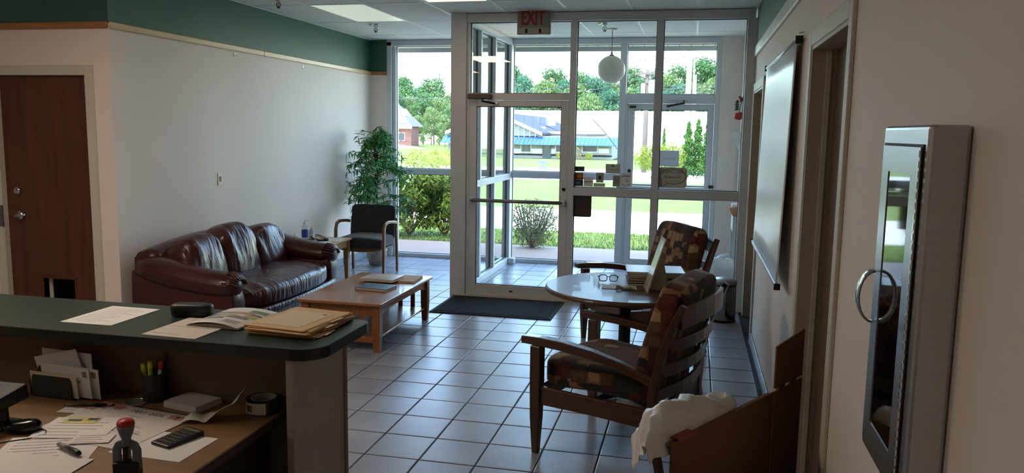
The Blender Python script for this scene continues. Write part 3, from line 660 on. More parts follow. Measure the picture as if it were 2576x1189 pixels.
def bottle(label, x, y, z, r, hgt, body, lab=None, pump=True):
    b = thing('pump_bottle' if pump else 'spray_bottle', label, 'bottle', (x, y, z), 0, 'bottles on the side table')
    c = (x, y, z)
    MB().lathe([(0, 0), (r*.95, 0), (r, .006), (r, hgt*.66), (r*.7, hgt*.76), (r*.34, hgt*.80), (r*.34, hgt*.84), (0, hgt*.84)], c, 20).build('bottle_body', body, b, smooth=True)
    if lab: MB().lathe([(r*1.02, hgt*.12), (r*1.02, hgt*.5)], c, 20, cap=False).build('label_band', lab, b, smooth=True)
    MB().lathe([(r*.42, hgt*.80), (r*.42, hgt*.88), (r*.14, hgt*.89), (r*.14, hgt*.97), (0, hgt*.97)], c, 14).build('cap', PUMPW, b)
    if pump: MB().tube([(x-r*.2, y, z+hgt*.985), (x+r*.9, y, z+hgt*.985), (x+r*1.2, y, z+hgt*.94)], r*.17, 8).build('nozzle', PUMPW, b)
BLUEL = mat('blue_label', '28479b', .5); PALE = mat('pale_blue_plastic', 'aebdcf', .35); WHT = mat('white_gloss_plastic', 'd6dade', .35)
bottle('tall clear pump bottle with a blue label on the side table', -4.11, 7.92, sz+.034, .036, .215, CLR, BLUEL)
bottle('pale blue bottle behind the blue labelled pump bottle', -4.085, 8.03, sz, .03, .18, PALE, mat('white_label', 'dedede', .6), False)
bottle('small clear pump bottle left of the blue labelled one', -4.16, 7.78, sz, .022, .125, CLR)
bottle('small white pump bottle nearest the wall on the side table', -4.20, 7.70, sz, .02, .10, WHT)
cb = thing('cable_bundle', 'tangled black cable and gadget on the maple side table', 'cable', (-4.0, 8.08, sz))
MB().tube([(-4.06+.09*math.cos(t*.5)+.02*math.sin(t*1.3), 8.10+.12*math.sin(t*.4)-.02, sz+.006+.05*max(0, math.sin(t*.35))) for t in range(0, 26)], .0035, 6).build('cable', BLACK, cb, smooth=True)
MB().tube([(-4.08, 8.0, sz+.06), (-4.05, 8.02, sz+.03), (-4.0, 8.06, sz+.014), (-3.96, 8.1, sz+.012)], .009, 8).build('gadget_arm', BLACK, cb, smooth=True)
MB().sell((-3.96, 8.12, sz+.016), (.03, .022, .016), .6, .6, 16, 10).build('gadget_body', BLACK, cb, smooth=True)
# ------------------------------------------------------------------ potted artificial tree
POT = mat('basket_weave_pot', 'b3ab9c', .8, c2='c9c2b2', scale=20, bump=.8, bscale=45, dist=.02)
tc_ = Vector((-3.89, 9.42, 0))
ft = thing('potted_tree', 'artificial leafy tree in a woven grey pot behind the guest chair', 'plant', tc_)
pot = MB().lathe([(0, 0), (.085, 0), (.105, .06), (.122, .14), (.118, .18), (.128, .185), (.128, .205), (.112, .205), (.108, .17), (0, .17)], tc_, 32).build('pot', POT, ft, smooth=True)
wv = MB()
for k in range(18):
    for sg in (-1, 1):
        wv.tube([tc_+Vector((math.cos(a)*r, math.sin(a)*r, z)) for a, r, z in [(2*math.pi*k/18+sg*i*.12, .09+.033*math.sin(min(1, i/5)*1.5)+.003, .012+i*.03) for i in range(6)]], .004, 5)
tag(wv.build('weave', POT, pot, smooth=True), None, None, kind='stuff')
MB().lathe([(0, .170), (.10, .176), (.05, .182), (0, .18)], tc_, 20).build('soil', mat('dark_soil', '2a1d14', .95, var=.3, scale=40), pot)
BRK = mat('brown_stem', '3a2a1f', .8, var=.2, scale=20); LEAF = mat('silk_leaf', '357c3d', .5, c2='52aa58', scale=9)
tk = MB(); rnd = random.Random(11); tips = []
for k in range(4):
    a = k*1.7; p = tc_+Vector((.014*math.cos(a), .014*math.sin(a), .16)); pts = [p]
    for i in range(6): p = p+Vector((rnd.uniform(-.02, .02)+.012*math.cos(a)*(i > 2), rnd.uniform(-.012, .012), .235+.03*rnd.random())); pts.append(p)
    tk.tube(pts, [.015-.0016*i for i in range(7)], 7)
    for i in range(3, 7):
        for q in range(5):
            aa = rnd.uniform(0, 6.28); L = rnd.uniform(.2, .46)*(1.0 if i < 6 else .55); b0 = pts[i-1].lerp(pts[i], rnd.random())
            up = .10 if i < 5 else .08
            br = [b0, b0+Vector((math.cos(aa)*L*.4, math.sin(aa)*L*.32, up*.7)), b0+Vector((math.cos(aa)*L*.75, math.sin(aa)*L*.6, up*.75)), b0+Vector((math.cos(aa)*L, math.sin(aa)*L*.75, up*.35)), b0+Vector((math.cos(aa)*L*1.12, math.sin(aa)*L*.85, -.08))]
            for v_ in br: v_.x = max(v_.x, XL+.04)
            tk.tube(br, [.005, .004, .003, .002, .0015], 5); tips.append(br)
tk.build('trunk', BRK, ft, smooth=True)
def leaf_mesh(L=.085, w=.0085):
    b = MB(); b._add([(0, 0, 0), (L*.35, w, .004), (L*.35, -w, .004), (L*.7, w*.8, -.003), (L*.7, -w*.8, -.003), (L, 0, -.014)], [(0, 2, 1), (1, 2, 4, 3), (3, 4, 5)]); return b
lm = leaf_mesh().mesh('leaf', LEAF, smooth=False); leaves = []
for br in tips:
    for s in range(34):
        t = rnd.uniform(.6, 3.99); i = int(t); p = br[i].lerp(br[i+1], t-i)
        az = rnd.uniform(0, 6.28); el = rnd.uniform(-1.2, .35)
        e = p+Vector((math.cos(az)*.11*math.cos(el), math.sin(az)*.11*math.cos(el), math.sin(el)*.11))
        if e.x < XL+.01 or p.x < XL+.05 or e.y > YO-.05 or (p.z < .85 and rnd.random() < .5) or p.z > 1.86: continue
        leaves.append((p, az, el, rnd.uniform(-.8, .8), rnd.uniform(.8, 1.25)))
big = MB()
for k, (p, az, el, tw, sc) in enumerate(leaves):
    Mx = Matrix.Translation(p) @ Matrix.Rotation(az, 4, 'Z') @ Matrix.Rotation(-el, 4, 'Y') @ Matrix.Rotation(tw, 4, 'X') @ Matrix.Scale(sc, 4)
    if k % max(1, len(leaves)//300) == 0 and k//max(1, len(leaves)//300) < 300:
        o = bpy.data.objects.new('leaf', lm); col.objects.link(o); o.parent = ft; o.matrix_local = Matrix.Translation(-tc_) @ Mx
    else:
        b = leaf_mesh(); big._add([Mx @ Vector(v) for v in b.v], b.f)
tag(big.build('foliage', LEAF, ft, recalc=False), None, None, kind='stuff')
# ------------------------------------------------------------------ exit sign
p0, p1 = atY(1301, 24, YI-.07), atY(1384, 86, YI-.07)
ex0, ex1, ez1, ez0 = p0.x, p1.x, p0.z, p1.z
es = thing('exit_sign', 'red lettered exit sign hanging over the inner glass door', 'sign', ((ex0+ex1)/2, YI-.045, ez0))
MB().box(ex0, ex1, YI-.065, YI-.02, ez0, ez1).build('housing', mat('grey_sign_housing', '9b9488', .5), es, bevel=.006)
zs = ez0+.067
MB().box(ex0+.014, ex1-.014, YI-.068, YI-.0655, zs, ez1-.012).build('face_panel', mat('grey_sign_face', '7f8480', .5), es)
put_text('letter', 'EXIT', (ez1-zs)*1.12, Matrix.Translation(((ex0+ex1)/2-.008, YI-.0685, (zs+ez1)/2)) @ Matrix.Rotation(R(90), 4, 'X'), mat('exit_red', '9a1612', .5), es, .0008, .006, sx=.60, split=True)
MB().box(ex0+.006, ex1-.006, YI-.068, YI-.0655, ez0+.006, zs-.004).build('lower_panel', mat('sign_lower', 'a89f93', .5), es)
for fx in (.25, .66): MB().box(ex0+fx*(ex1-ex0), ex0+(fx+.07)*(ex1-ex0), YI-.07, YI-.0675, ez0+.014, zs-.012).build('lamp_slot', BLACKM, es)
MB().box((ex0+ex1)/2-.05, (ex0+ex1)/2+.05, YI-.05, YI-.0, ez1-.002, ez1+.02).build('mount', mat('sign_lower', 'a89f93', .5), es)
# ------------------------------------------------------------------ sprinklers, globe lamp
def sprinkler(label, p):
    s = thing('sprinkler_head', label, 'sprinkler', p, 0)
    MB().lathe([(.045, 0), (.045, -.008), (.03, -.014), (.03, -.03), (.014, -.034), (.014, -.05), (0, -.05)], p, 16).build('escutcheon', CHROME, s)
    for a in (0, math.pi): MB().tube([p+Vector((.012*math.cos(a), 0, -.045)), p+Vector((.022*math.cos(a), 0, -.065)), p+Vector((.004*math.cos(a), 0, -.09))], .004, 6).build('yoke_arm', BLACKM, s)
    MB().lathe([(.004, -.05), (.004, -.088), (.018, -.09), (.018, -.093), (0, -.093)], p, 12).build('deflector', BLACKM, s)
    MB().box(p.x-.075, p.x-.04, p.y-.02, p.y+.02, p.z-.016, p.z).build('side_clip', CHROME, s, bevel=.003)
sprinkler('sprinkler head in the ceiling near the front left window', atZ(945, 60, ZC)+Vector((0, 0, 0)))
sprinkler('sprinkler head in the vestibule ceiling beside the globe lamp', atZ(1522, 57, ZC))
sprinkler('sprinkler head at the top edge of view over the sofa', atZ(700, -6, ZC))
gp_ = atZ(1541, 72, ZC)
gl = thing('pendant_lamp', 'round white globe pendant lamp hanging in the vestibule', 'lamp', gp_)
gz = atY(1535, 175, gp_.y).z; gr = 34.5*gp_.y/F*.985
GLOBE = mat('opal_glass', 'e9e2cf', .35, spec=.4)
MB().sell((gp_.x, gp_.y, gz), (gr, gr, gr), 1, 1, 40, 24).build('globe', GLOBE, gl, smooth=True)
MB().lathe([(.0, 0), (.065, 0), (.06, -.012), (.02, -.022), (.0, -.022)], gp_, 24).build('canopy', mat('white_enamel', 'dcdad2', .4), gl, smooth=True)
MB().tube([gp_+Vector((0, 0, -.02)), Vector((gp_.x, gp_.y, gz+gr+.01))], .005, 8).build('stem', mat('stem_grey', '8b8b88', .4, .5), gl)
MB().lathe([(.03, 0), (.03, .015), (.012, .02), (.012, .05), (0, .05)], (gp_.x, gp_.y, gz+gr-.008), 16).build('collar', mat('stem_grey', '8b8b88', .4, .5), gl)
# ------------------------------------------------------------------ left wall bits
sp = atX(553, 450, XL)
sw = thing('light_switch', 'cream light switch plate on the left wall', 'switch', sp)
MB().box(XL, XL+.007, sp.y-.036, sp.y+.036, sp.z-.058, sp.z+.058).build('plate', mat('cream_plate', 'd8cfae', .4), sw, bevel=.003)
MB().box(XL+.007, XL+.010, sp.y-.012, sp.y+.012, sp.z-.025, sp.z+.025).build('rocker', mat('switch_dark', '55514a', .5), sw)
MB().box(XL+.010, XL+.017, sp.y-.005, sp.y+.005, sp.z-.002, sp.z+.012).build('toggle', mat('cream_plate', 'd8cfae', .4), sw)
for (x, y, lab) in ((590, 137, 'small clear picture hook under the rail joint'), (762, 169, 'small clear picture hook nearer the window')):
    p = atX(x, y, XL); hk = thing('wall_hook', lab, 'hook', p)
    MB().box(XL, XL+.004, p.y-.012, p.y+.012, p.z-.025, p.z+.02).build('back_plate', mat('clear_plastic', 'c9cdd2', .25), hk, bevel=.002)
    MB().tube([(XL+.004, p.y, p.z-.01), (XL+.016, p.y, p.z-.018), (XL+.018, p.y, p.z-.002)], .003, 6).build('hook', mat('clear_plastic', 'c9cdd2', .25), hk)
# ------------------------------------------------------------------ hanging white screen on the right wall
X0 = .50
ty0, ty1 = atX(2012, 106, X0).y, atX(1934, 178, X0).y; tz = atX(1972, 140, X0).z; bz = atX(1936, 650, X0).z
sc_ = thing('hanging_screen', 'white roll-down screen hanging on the right wall between two doorways', 'screen', (X0, (ty0+ty1)/2, bz))
SCR = mat('white_vinyl', 'd5d8da', .35, var=.02, scale=2, bump=.12, bscale=4, bstretch=(1, 3, .6), dist=.02)
MB().grid(lambda u, v: Vector((X0-.012-.03*(1-v)-.004*math.sin(u*9), ty0+(ty1-ty0)*u, bz+(tz-bz)*v)), 24, 10).build('sheet', SCR, sc_, smooth=True, solid=.002)
MB().tube([(X0-.008, ty0-.03, tz+.006), (X0-.008, ty1+.03, tz+.006)], .014, 10).build('top_roller', mat('pale_bar', 'b9bdc0', .35, .5), sc_, smooth=True)
MB().box(X0-.055, X0-.032, ty0-.03, ty1+.03, bz-.022, bz+.004).build('bottom_bar', mat('pale_bar', 'b9bdc0', .35, .5), sc_, bevel=.006)
for y in (ty0-.04, ty1+.03):
    MB().box(X0-.06, X0-.028, y, y+.012, bz-.026, bz+.008).build('end_cap', BLACK, sc_); MB().box(X0-.026, X0+.012, y, y+.012, tz-.014, tz+.026).build('end_cap', BLACK, sc_)
MB().tube([(X0+.02, ty0+.02, tz+.05), (X0-.005, ty0+.02, tz+.045), (X0-.008, ty0+.02, tz+.015)], .004, 6).build('hanger', CHROME, sc_)
# ------------------------------------------------------------------ fire extinguisher cabinet
fc = thing('extinguisher_cabinet', 'stainless steel extinguisher cabinet with narrow glass window on the near right wall', 'cabinet', (XR, 1.895, .958))
xf = .443; cy0_, cy1_, cz0_, cz1_ = 1.70, 2.09, .955, 1.745
prof = [(XR, cy0_), (xf+.012, cy0_), (xf+.003, cy0_+.003), (xf, cy0_+.012), (xf, cy1_-.012), (xf+.003, cy1_-.003), (xf+.012, cy1_), (XR, cy1_)]
MB().prism(prof, cz0_, cz1_).build('housing', STEEL, fc, bevel=.012, seg=3)
dr = MB(); a0, a1, b0, b1 = 1.735, 2.055, .985, 1.70; g0, g1, h0, h1 = 1.797, 1.993, 1.042, 1.642
for q in ((a0, g0, b0, b1), (g1, a1, b0, b1), (g0, g1, b0, h0), (g0, g1, h1, b1)): dr.box(xf-.006, xf-.001, *q)
drr = dr.build('door', STEEL, fc)
MB().box(xf-.003, xf-.001, a0-.006, a0, b0, b1).box(xf-.003, xf-.001, a0-.006, a1+.004, b1, b1+.006).build('door_gap', BLACKM, fc)
MB().box(xf-.004, xf-.002, g0, g1, h0, h1).build('window', mat('dark_glass', '07090a', .04, spec=.8), drr)
for k in range(34): MB().box(xf-.009, xf-.005, a0-.003, a0+.003, b0+.012+k*.0207, b0+.026+k*.0207).build('hinge_knuckle', CHROME, drr)
ang = [math.pi*i/10 for i in range(11)]
MB().bar([(xf-.010-.036*math.sin(t), 2.025, 1.342+.062*math.cos(t)) for t in ang], .03, .006).build('pull_handle', CHROME, drr, bevel=.002, smooth=True)
# ------------------------------------------------------------------ step bin
bp_ = Vector((.315, 7.53, 0)); BST = mat('polished_steel_bin', 'a8a9aa', .12, 1.0)
tb = thing('step_bin', 'stainless steel step bin against the right wall by the glazing', 'bin', bp_)
MB().lathe([(0, 0), (.118, 0), (.12, .004), (.12, .022), (.116, .024)], bp_, 40).build('base_ring', BLACK, tb)
MB().lathe([(.115, .022), (.115, .345), (0, .345)], bp_, 40).build('body', BST, tb, smooth=False, bevel=.003)
MB().lathe([(.1165, .338), (.1165, .352)], bp_, 40).build('rim', BLACK, tb)
MB().lathe([(.119, .350), (.119, .378), (.112, .386), (.08, .400), (.04, .409), (0, .412)], bp_, 40).build('lid', STEEL, tb, smooth=True)
MB().box(bp_.x-.15, bp_.x-.10, bp_.y-.10, bp_.y-.04, .008, .02).build('pedal', BLACK, tb, bevel=.004)
# ------------------------------------------------------------------ vestibule bits by the right hand wall
BAG = mat('white_plastic_bag', 'd9dde0', .45, trans=0); 
def bagf(v):
    e = v.copy(); n_ = mnoise.noise(v*9)*.03+mnoise.noise(v*22)*.012; e += v.normalized()*n_; return e
wb = thing('waste_bag', 'crumpled white plastic bag on the vestibule floor behind the steel bin', 'bag', (.30, 8.42, 0))
MB().sell((.30, 8.42, .225), (.15, .17, .225), .5, .6, 48, 30, disp=bagf).build('bag_body', BAG, wb, smooth=True)
MB().tube([(.30, 8.42, .43), (.33, 8.41, .47), (.38, 8.40, .50)], [.05, .03, .015], 10).build('bag_ear', BAG, wb, smooth=True)
pz = atY(1824, 652, 8.9).z
pl_ = thing('white_pail', 'white lidded plastic tub standing behind the white bag', 'tub', (.335, 8.9, 0))
MB().lathe([(0, 0), (.055, 0), (.062, .02), (.066, pz-.02), (0, pz-.02)], (.335, 8.9, 0), 24).build('tub_body', WHT, pl_)
MB().lathe([(.07, pz-.03), (.07, pz-.005), (.064, pz), (0, pz)], (.335, 8.9, 0), 24).build('tub_lid', WHT, pl_)
ya, yb_ = 8.62, 9.0
mr = thing('mail_rack', 'white wall rack of narrow letter slots in the vestibule', 'rack', (XR, 8.8, .9))
MB().box(XR-.012, XR, ya, yb_, 1.16, 2.13).build('back_board', mat('white_board', 'd4d7d8', .5), mr)
for k in range(9):
    z = 1.2+k*.1; MB().box(XR-.04, XR-.012, ya+.01, yb_-.01, z, z+.012).build('slot_shelf', mat('white_board', 'd4d7d8', .5), mr)
for y in (ya, yb_-.012): MB().box(XR-.045, XR-.012, y, y+.012, 1.16, 2.13).build('side_rail', mat('white_board', 'd4d7d8', .5), mr)
MB().box(XR-.05, XR-.012, ya-.02, yb_+.02, 2.13, 2.16).build('top_ledge', mat('white_board', 'd4d7d8', .5), mr)
MB().box(XR-.047, XR-.041, ya+.1, ya+.2, 1.42, 1.47).build('name_plate', BLACK, mr)
rp_ = Vector((.44, 8.80, 0))
ro = thing('artificial_rose', 'red artificial rose hanging head down on the vestibule wall', 'flower', (.44, 8.80, 1.85))
z0r = atX(1857, 290, .44).z; z1r = atX(1862, 255, .44).z
MB().tube([(XR-.052, 8.80, z1r+.06), (.455, 8.80, z1r-.02), (.43, 8.80, z0r+.03)], .004, 6).build('stem', mat('rose_green', '1e4428', .6), ro)
for k in range(5):
    a = k*1.3; MB().sell((.43+.02*math.cos(a), 8.80+.02*math.sin(a), z0r-.005-.004*k), (.03, .03, .034), .8, .8, 14, 10, disp=lambda v: v*(1+.15*mnoise.noise(v*60))).build('petal', mat('rose_red', 'b01018', .5), ro, smooth=True)
for k in range(4):
    z = z0r+.06+.025*k; s = (-1)**k
    MB()._add([(.44, 8.80, z), (.41, 8.80+s*.02, z+.02), (.385, 8.80+s*.03, z-.01), (.41, 8.80+s*.01, z-.015)], [(0, 1, 2, 3)]).build('rose_leaf', mat('rose_green', '1e4428', .6), ro, solid=.001)
MB()._add([(.455, 8.79, z1r-.03), (.42, 8.80, z1r+.05), (.44, 8.81, z1r+.06), (.47, 8.80, z1r+.02)], [(0, 1, 2, 3)]).build('ribbon', mat('ribbon_red', '8d1420', .4), ro, solid=.002)
pc = thing('wall_paper_sheet', 'white sheet of paper curling off the vestibule wall below the rose', 'paper', (XR, 8.78, 1.6))
za, zb_ = atX(1850, 332, .45).z, atX(1866, 385, .45).z
MB().grid(lambda u, v: Vector((XR-.046-.11*u*(1-abs(v-.75)*1.2), 8.74+.05*u, zb_+(za-zb_)*v)), 8, 8).build('sheet', WHITEP, pc, solid=.001)
hb = thing('wall_box', 'grey wall box below the letter rack in the vestibule', 'box', (XR, 8.85, .35))
MB().box(XR-.10, XR, 8.66, 9.02, .36, .86).build('casing', mat('pale_grey_enamel', 'aeb3b6', .45), hb, bevel=.006); MB().box(XR-.104, XR-.10, 8.68, 9.0, .40, .70).build('front_grille', BLACKM, hb)
tr = thing('leaflet_tray', 'small orange brown card tray on top of the grey wall box', 'tray', (XR-.09, 8.84, .86))
CARD = mat('orange_card', 'b8835a', .8)
b = MB(); b.hexa([(XR-.10, 8.72, .862), (XR-.03, 8.72, .862), (XR-.03, 8.96, .862), (XR-.10, 8.96, .862)], [(XR-.14, 8.70, .945), (XR-.03, 8.70, .965), (XR-.03, 8.98, .965), (XR-.14, 8.98, .945)]).build('tray_body', CARD, tr)
MB().box(XR-.11, XR-.035, 8.74, 8.94, .955, .985).build('leaflets', WHITEP, tr)
# ------------------------------------------------------------------ stickers on the glass
YS_ = YI+.0485
def decal(label, r, m, cat='sticker', Y=YS_, rad=0, th=.0012, group='stickers on the inner glazing', name='window_sticker'):
    a, b_ = atY(r[0], r[1], Y), atY(r[2], r[3], Y); x0, x1, z1, z0 = a.x, b_.x, a.z, b_.z
    t = thing(name, label, cat, ((x0+x1)/2, Y, z0), 0, group)
    if rad:
        poly = []
        for (cx, cz, s) in ((x1-rad, z1-rad, 0), (x0+rad, z1-rad, 90), (x0+rad, z0+rad, 180), (x1-rad, z0+rad, 270)):
            poly += [(cx+rad*math.cos(R(s+i*15)), cz+rad*math.sin(R(s+i*15))) for i in range(7)]
        MB().loft([[Vector((x, Y-th, z)) for x, z in poly], [Vector((x, Y, z)) for x, z in poly]]).build('backing', m, t)
    else: MB().box(x0, x1, Y-th, Y, z0, z1).build('backing', m, t)
    return t, x0, x1, z0, z1
def flat(t, name, x0, x1, z0, z1, m, Y=YS_-.0012): MB().box(x0, x1, Y-.0006, Y, z0, z1).build(name, m, t)
def disc(t, name, cx, cz, rx, rz, m, Y=YS_-.0012, n=24):
    MB().loft([[Vector((cx+rx*math.cos(2*math.pi*k/n), Y-dy, cz+rz*math.sin(2*math.pi*k/n))) for k in range(n)] for dy in (.0006, 0)]).build(name, m, t)
ROT = lambda x, y, z: Matrix.Translation((x, y, z)) @ Matrix.Rotation(R(90), 4, 'X')
S_DG = mat('sticker_dark_grey', '33403f', .5); S_W = mat('sticker_white', 'dfe3e6', .5); S_GG = mat('sticker_grey_green', '8fa598', .5); S_G = mat('sticker_grey', '9a9a96', .5); S_N = mat('sticker_navy', '1b2740', .5)
t, x0, x1, z0, z1 = decal('dark strip sticker topmost by the door mullion', (1440, 418, 1470, 431), S_DG); flat(t, 'dark_half', x0+.004, (x0+x1)/2, z0+.004, z1-.004, mat('sticker_black', '1d2322', .5))
t, x0, x1, z0, z1 = decal('payment card sticker with overlapping red and orange circles', (1440, 433.5, 1467, 468.5), S_W)
zm = (z0+z1)/2
flat(t, 'upper_field', x0+.005, x1-.005, zm+.002, z1-.005, mat('sticker_brown', '2c211c', .5)); flat(t, 'lower_field', x0+.005, x1-.005, z0+.006, zm-.002, S_N)
disc(t, 'red_circle', x0+.036, (zm+z1)/2, .027, .024, mat('circle_red', 'a02a14', .5), YS_-.0019); disc(t, 'orange_circle', x1-.036, (zm+z1)/2, .027, .024, mat('circle_orange', 'b5701a', .5), YS_-.0026)
put_text('card_lettering', 'VISA', .030, ROT((x0+x1)/2, YS_-.0022, (z0+zm)/2), mat('pale_print', 'b9bdc6', .5), t, .0004, flip=True)
t, x0, x1, z0, z1 = decal('white sticker with a dark word across it right of the card sticker', (1468.5, 445, 1491.5, 469), S_W); flat(t, 'word_band', x0+.004, x1-.004, z0+.04, z0+.055, S_G)
t, x0, x1, z0, z1 = decal('grey green square sticker in the middle of the row', (1500, 434, 1518, 459), S_GG); disc(t, 'emblem', (x0+x1)/2, (z0+z1)/2, .016, .02, S_DG)
t, x0, x1, z0, z1 = decal('pale sticker with fine print low above the rail', (1493, 460, 1522, 470), mat('sticker_pale_green', 'd3e0c4', .5)); flat(t, 'fine_print', x0+.01, x1-.01, z0+.018, z0+.024, S_G)
t, x0, x1, z0, z1 = decal('framed sign sticker with a small green triangle', (1524, 412, 1560, 436), S_GG); flat(t, 'upper_field', x0+.005, x1-.005, z0+.04, z1-.005, mat('sign_pale', 'b7bfb6', .5)); flat(t, 'lower_field', x0+.005, x1-.005, z0+.005, z0+.03, mat('sign_pale', 'b7bfb6', .5))
MB()._add([((x0+x1)/2-.018, YS_-.002, z0+.065), ((x0+x1)/2+.018, YS_-.002, z0+.065), ((x0+x1)/2, YS_-.002, z0+.092)], [(0, 1, 2)]).build('triangle', mat('triangle_green', '2c7a55', .5), t, solid=.0006)
t, x0, x1, z0, z1 = decal('dark grey square sticker beside the white smile card', (1542, 441, 1559.5, 469.5), S_G); disc(t, 'emblem', (x0+x1)/2, (z0+z1)/2, .024, .03, mat('sticker_mid_grey', '83837f', .5))
t, x0, x1, z0, z1 = decal('white card sticker with a curved smile line', (1561, 435, 1588, 471), S_W)
P_BR = mat('brown_print', '5d4740', .6); P_BL = mat('blue_print', '6c86a8', .6)
xm = (x0+x1)/2
MB().tube([(xm+.042*math.cos(R(a)), YS_-.002, z0+.045+.03*math.sin(R(a))) for a in range(200, 345, 12)], .0025, 5).build('smile_line', P_BR, t)
MB().tube([(xm+.045*math.cos(R(a)), YS_-.002, z1-.045+.02*math.sin(R(a))) for a in range(20, 165, 12)], .003, 5).build('top_arc', P_BR, t)
for k in range(3): flat(t, 'word', xm-.01, xm+.03-.006*k, z0+.055+.022*k, z0+.061+.022*k, P_BL, YS_-.0015)
S_BUB = mat('bubble_sign_grey', 'c6c5be', .5); S_BD = mat('bubble_outline', '77756d', .5)
t, x0, x1, z0, z1 = decal('grey speech bubble sign with mirrored lettering above the mid rail', (1655.5, 420, 1727, 473), S_BUB, 'sign', rad=.03, name='speech_bubble_sign')
xm, zm = (x0+x1)/2+.004, (z0+z1)/2+.012; rx, rz = (x1-x0)*.44, (z1-z0)*.38
MB().tube([(xm+rx*math.cos(R(a)), YS_-.002, zm+rz*math.sin(R(a))) for a in range(-122, 214, 8)]+[(x0+.035, YS_-.002, z0+.03), (x0+.025, YS_-.002, z0+.012), (xm-.05, YS_-.002, z0+.03)], .004, 5).build('bubble_outline', S_BD, t)
put_text('lettering', 'I BELONG!!', .052, ROT(xm, YS_-.0015, zm+.045), S_BD, t, .0004, .0005, flip=True)
put_text('lettering', 'Shawano', .044, ROT(xm, YS_-.0015, zm-.006), S_BD, t, .0004, .0008, flip=True)
flat(t, 'small_print', xm-.06, xm+.06, zm-.048, zm-.044, S_BD)
t, x0, x1, z0, z1 = decal('brown rounded sign back on the glass under the mid rail', (1438.5, 487, 1487, 546), mat('dark_brown_board', '3d2f27', .6), 'sign', rad=.02, th=.004, group=None, name='sign_board')
for k in (x0+.012,): disc(t, 'suction_cup', k, z1-.006, .012, .012, mat('clear_cup', 'd3d6d2', .3), YS_-.004)
t, x0, x1, z0, z1 = decal('white paper notice taped on the outer door glass', (1656, 378, 1707, 419), mat('backlit_notice', 'cdd0dc', .7), 'notice', YO+.0285, group=None, name='notice')
flat(t, 'notice_text', x0+.05, x1-.05, z0+.09, z0+.096, S_G, YO+.027); flat(t, 'notice_text', x0+.07, x1-.04, z0+.105, z0+.111, S_G, YO+.027)
# ------------------------------------------------------------------ cardboard box with a bag
zb0 = .70; A = atZ(1688, 1116, zb0); B = atZ(1945, 985, zb0); C = atZ(2016, 949, zb0)
if C.x > XR-.01: C.x = XR-.01
CB = mat('cardboard', '6b4a31', .85, var=.08, scale=4); CBI = mat('cardboard_inside', '7a5638', .85, var=.08, scale=4)
d = (B-A); d.z = 0; d.normalize(); nrm = Vector((d.y, -d.x, 0))
cbx = thing('cardboard_box', 'open brown cardboard box with one flap up at the right wall', 'box', (A+B)/2-Vector((0, 0, zb0)))
def panel(name, p, q, z0, z1p, z1q, m=CB, th=.006):
    p, q = Vector(p), Vector(q); n_ = Vector(((q-p).y, -(q-p).x, 0)).normalized()*th/2
    b = [Vector((v.x, v.y, z0)) for v in (p-n_, q-n_, q+n_, p+n_)]; t_ = [Vector((v.x, v.y, z)) for v, z in ((p-n_, z1p), (q-n_, z1q), (q+n_, z1q), (p+n_, z1p))]
    return MB().hexa(b, t_).build(name, m, cbx)
panel('long_side', A, B, 0, zb0, zb0)
panel('end_side', B+d*.004, C, 0, zb0, zb0, CBI)
panel('upright_flap', B+d*.006+Vector((0, 0, 0)), C, zb0+.012, atY(1945, 872, B.y).z, atY(2022, 825, C.y).z, CBI)
Ln = (C-A).length; E1 = A+nrm*.30; E2 = C+nrm*.03
panel('near_side', A, A+nrm*.26, 0, zb0-.05, .42); panel('front_side', A+nrm*.26, A+nrm*.26+d*.42, 0, .42, .42)
MB().prism([(A.x, A.y), (A.x+nrm.x*.26, A.y+nrm.y*.26), (A.x+nrm.x*.26+d.x*.42, A.y+nrm.y*.26+d.y*.42), (B.x, B.y)], .005, .012).build('bottom', CB, cbx)
lip = MB(); lip.box(-.0, (B-A).length-.01, 0, .02, -.012, -.004, Matrix.Translation(A) @ Matrix.Rotation(math.atan2(d.y, d.x), 4, 'Z')); lip.build('fold_lip', CBI, cbx)
for k in range(2):
    q = B.lerp(C, .25+.4*k); MB().box(-.03, .03, -.006, .006, .0, .014, Matrix.Translation((q.x, q.y, zb0)) @ Matrix.Rotation(math.atan2((C-B).y, (C-B).x), 4, 'Z')).build('flap_tab', CB, cbx)
BG2 = mat('white_bag_film', 'd4d0cb', .38)
bgt = thing('plastic_bag', 'crumpled white plastic bag draped over the cardboard box rim', 'bag', (A+B)/2)
def drape(u, v):
    t = -.13+.80*u; p = A+(B-A)*t
    up_ = (.115-.05*u)*math.sin(min(1, v*1.7)*math.pi*.62)*(.55+.45*math.sin(math.pi*min(1, .12+u)))
    out = -nrm*(.012+.20*v*(1-.35*u)*min(1, .35+u*2.2)); z = zb0-.035*(1-min(1, v*4))+up_*min(1, .3+2*u)-.16*max(0, v-.45)**1.4*(1.1-.6*u)-.03*max(0, .3-u)/.3*(.4+.6*v)
    fold = .005*math.sin(u*17+v*6)*(.4+v)+mnoise.noise(Vector((u*9, v*6, 3)))*.022+mnoise.noise(Vector((u*23, v*17, 7)))*.004
    q = p+out; return Vector((q.x-nrm.x*fold, q.y-nrm.y*fold, z+fold*.8))
MB().grid(drape, 60, 32).build('bag_film', BG2, bgt, smooth=True, solid=.0015)
MB().box(-.05, .05, -.02, .02, 0, .006, Matrix.Translation(A+d*.09-nrm*.005+Vector((0, 0, .002))) @ Matrix.Rotation(math.atan2(d.y, d.x), 4, 'Z')).build('red_print', mat('bag_red_print', '8c2b25', .5), bgt)
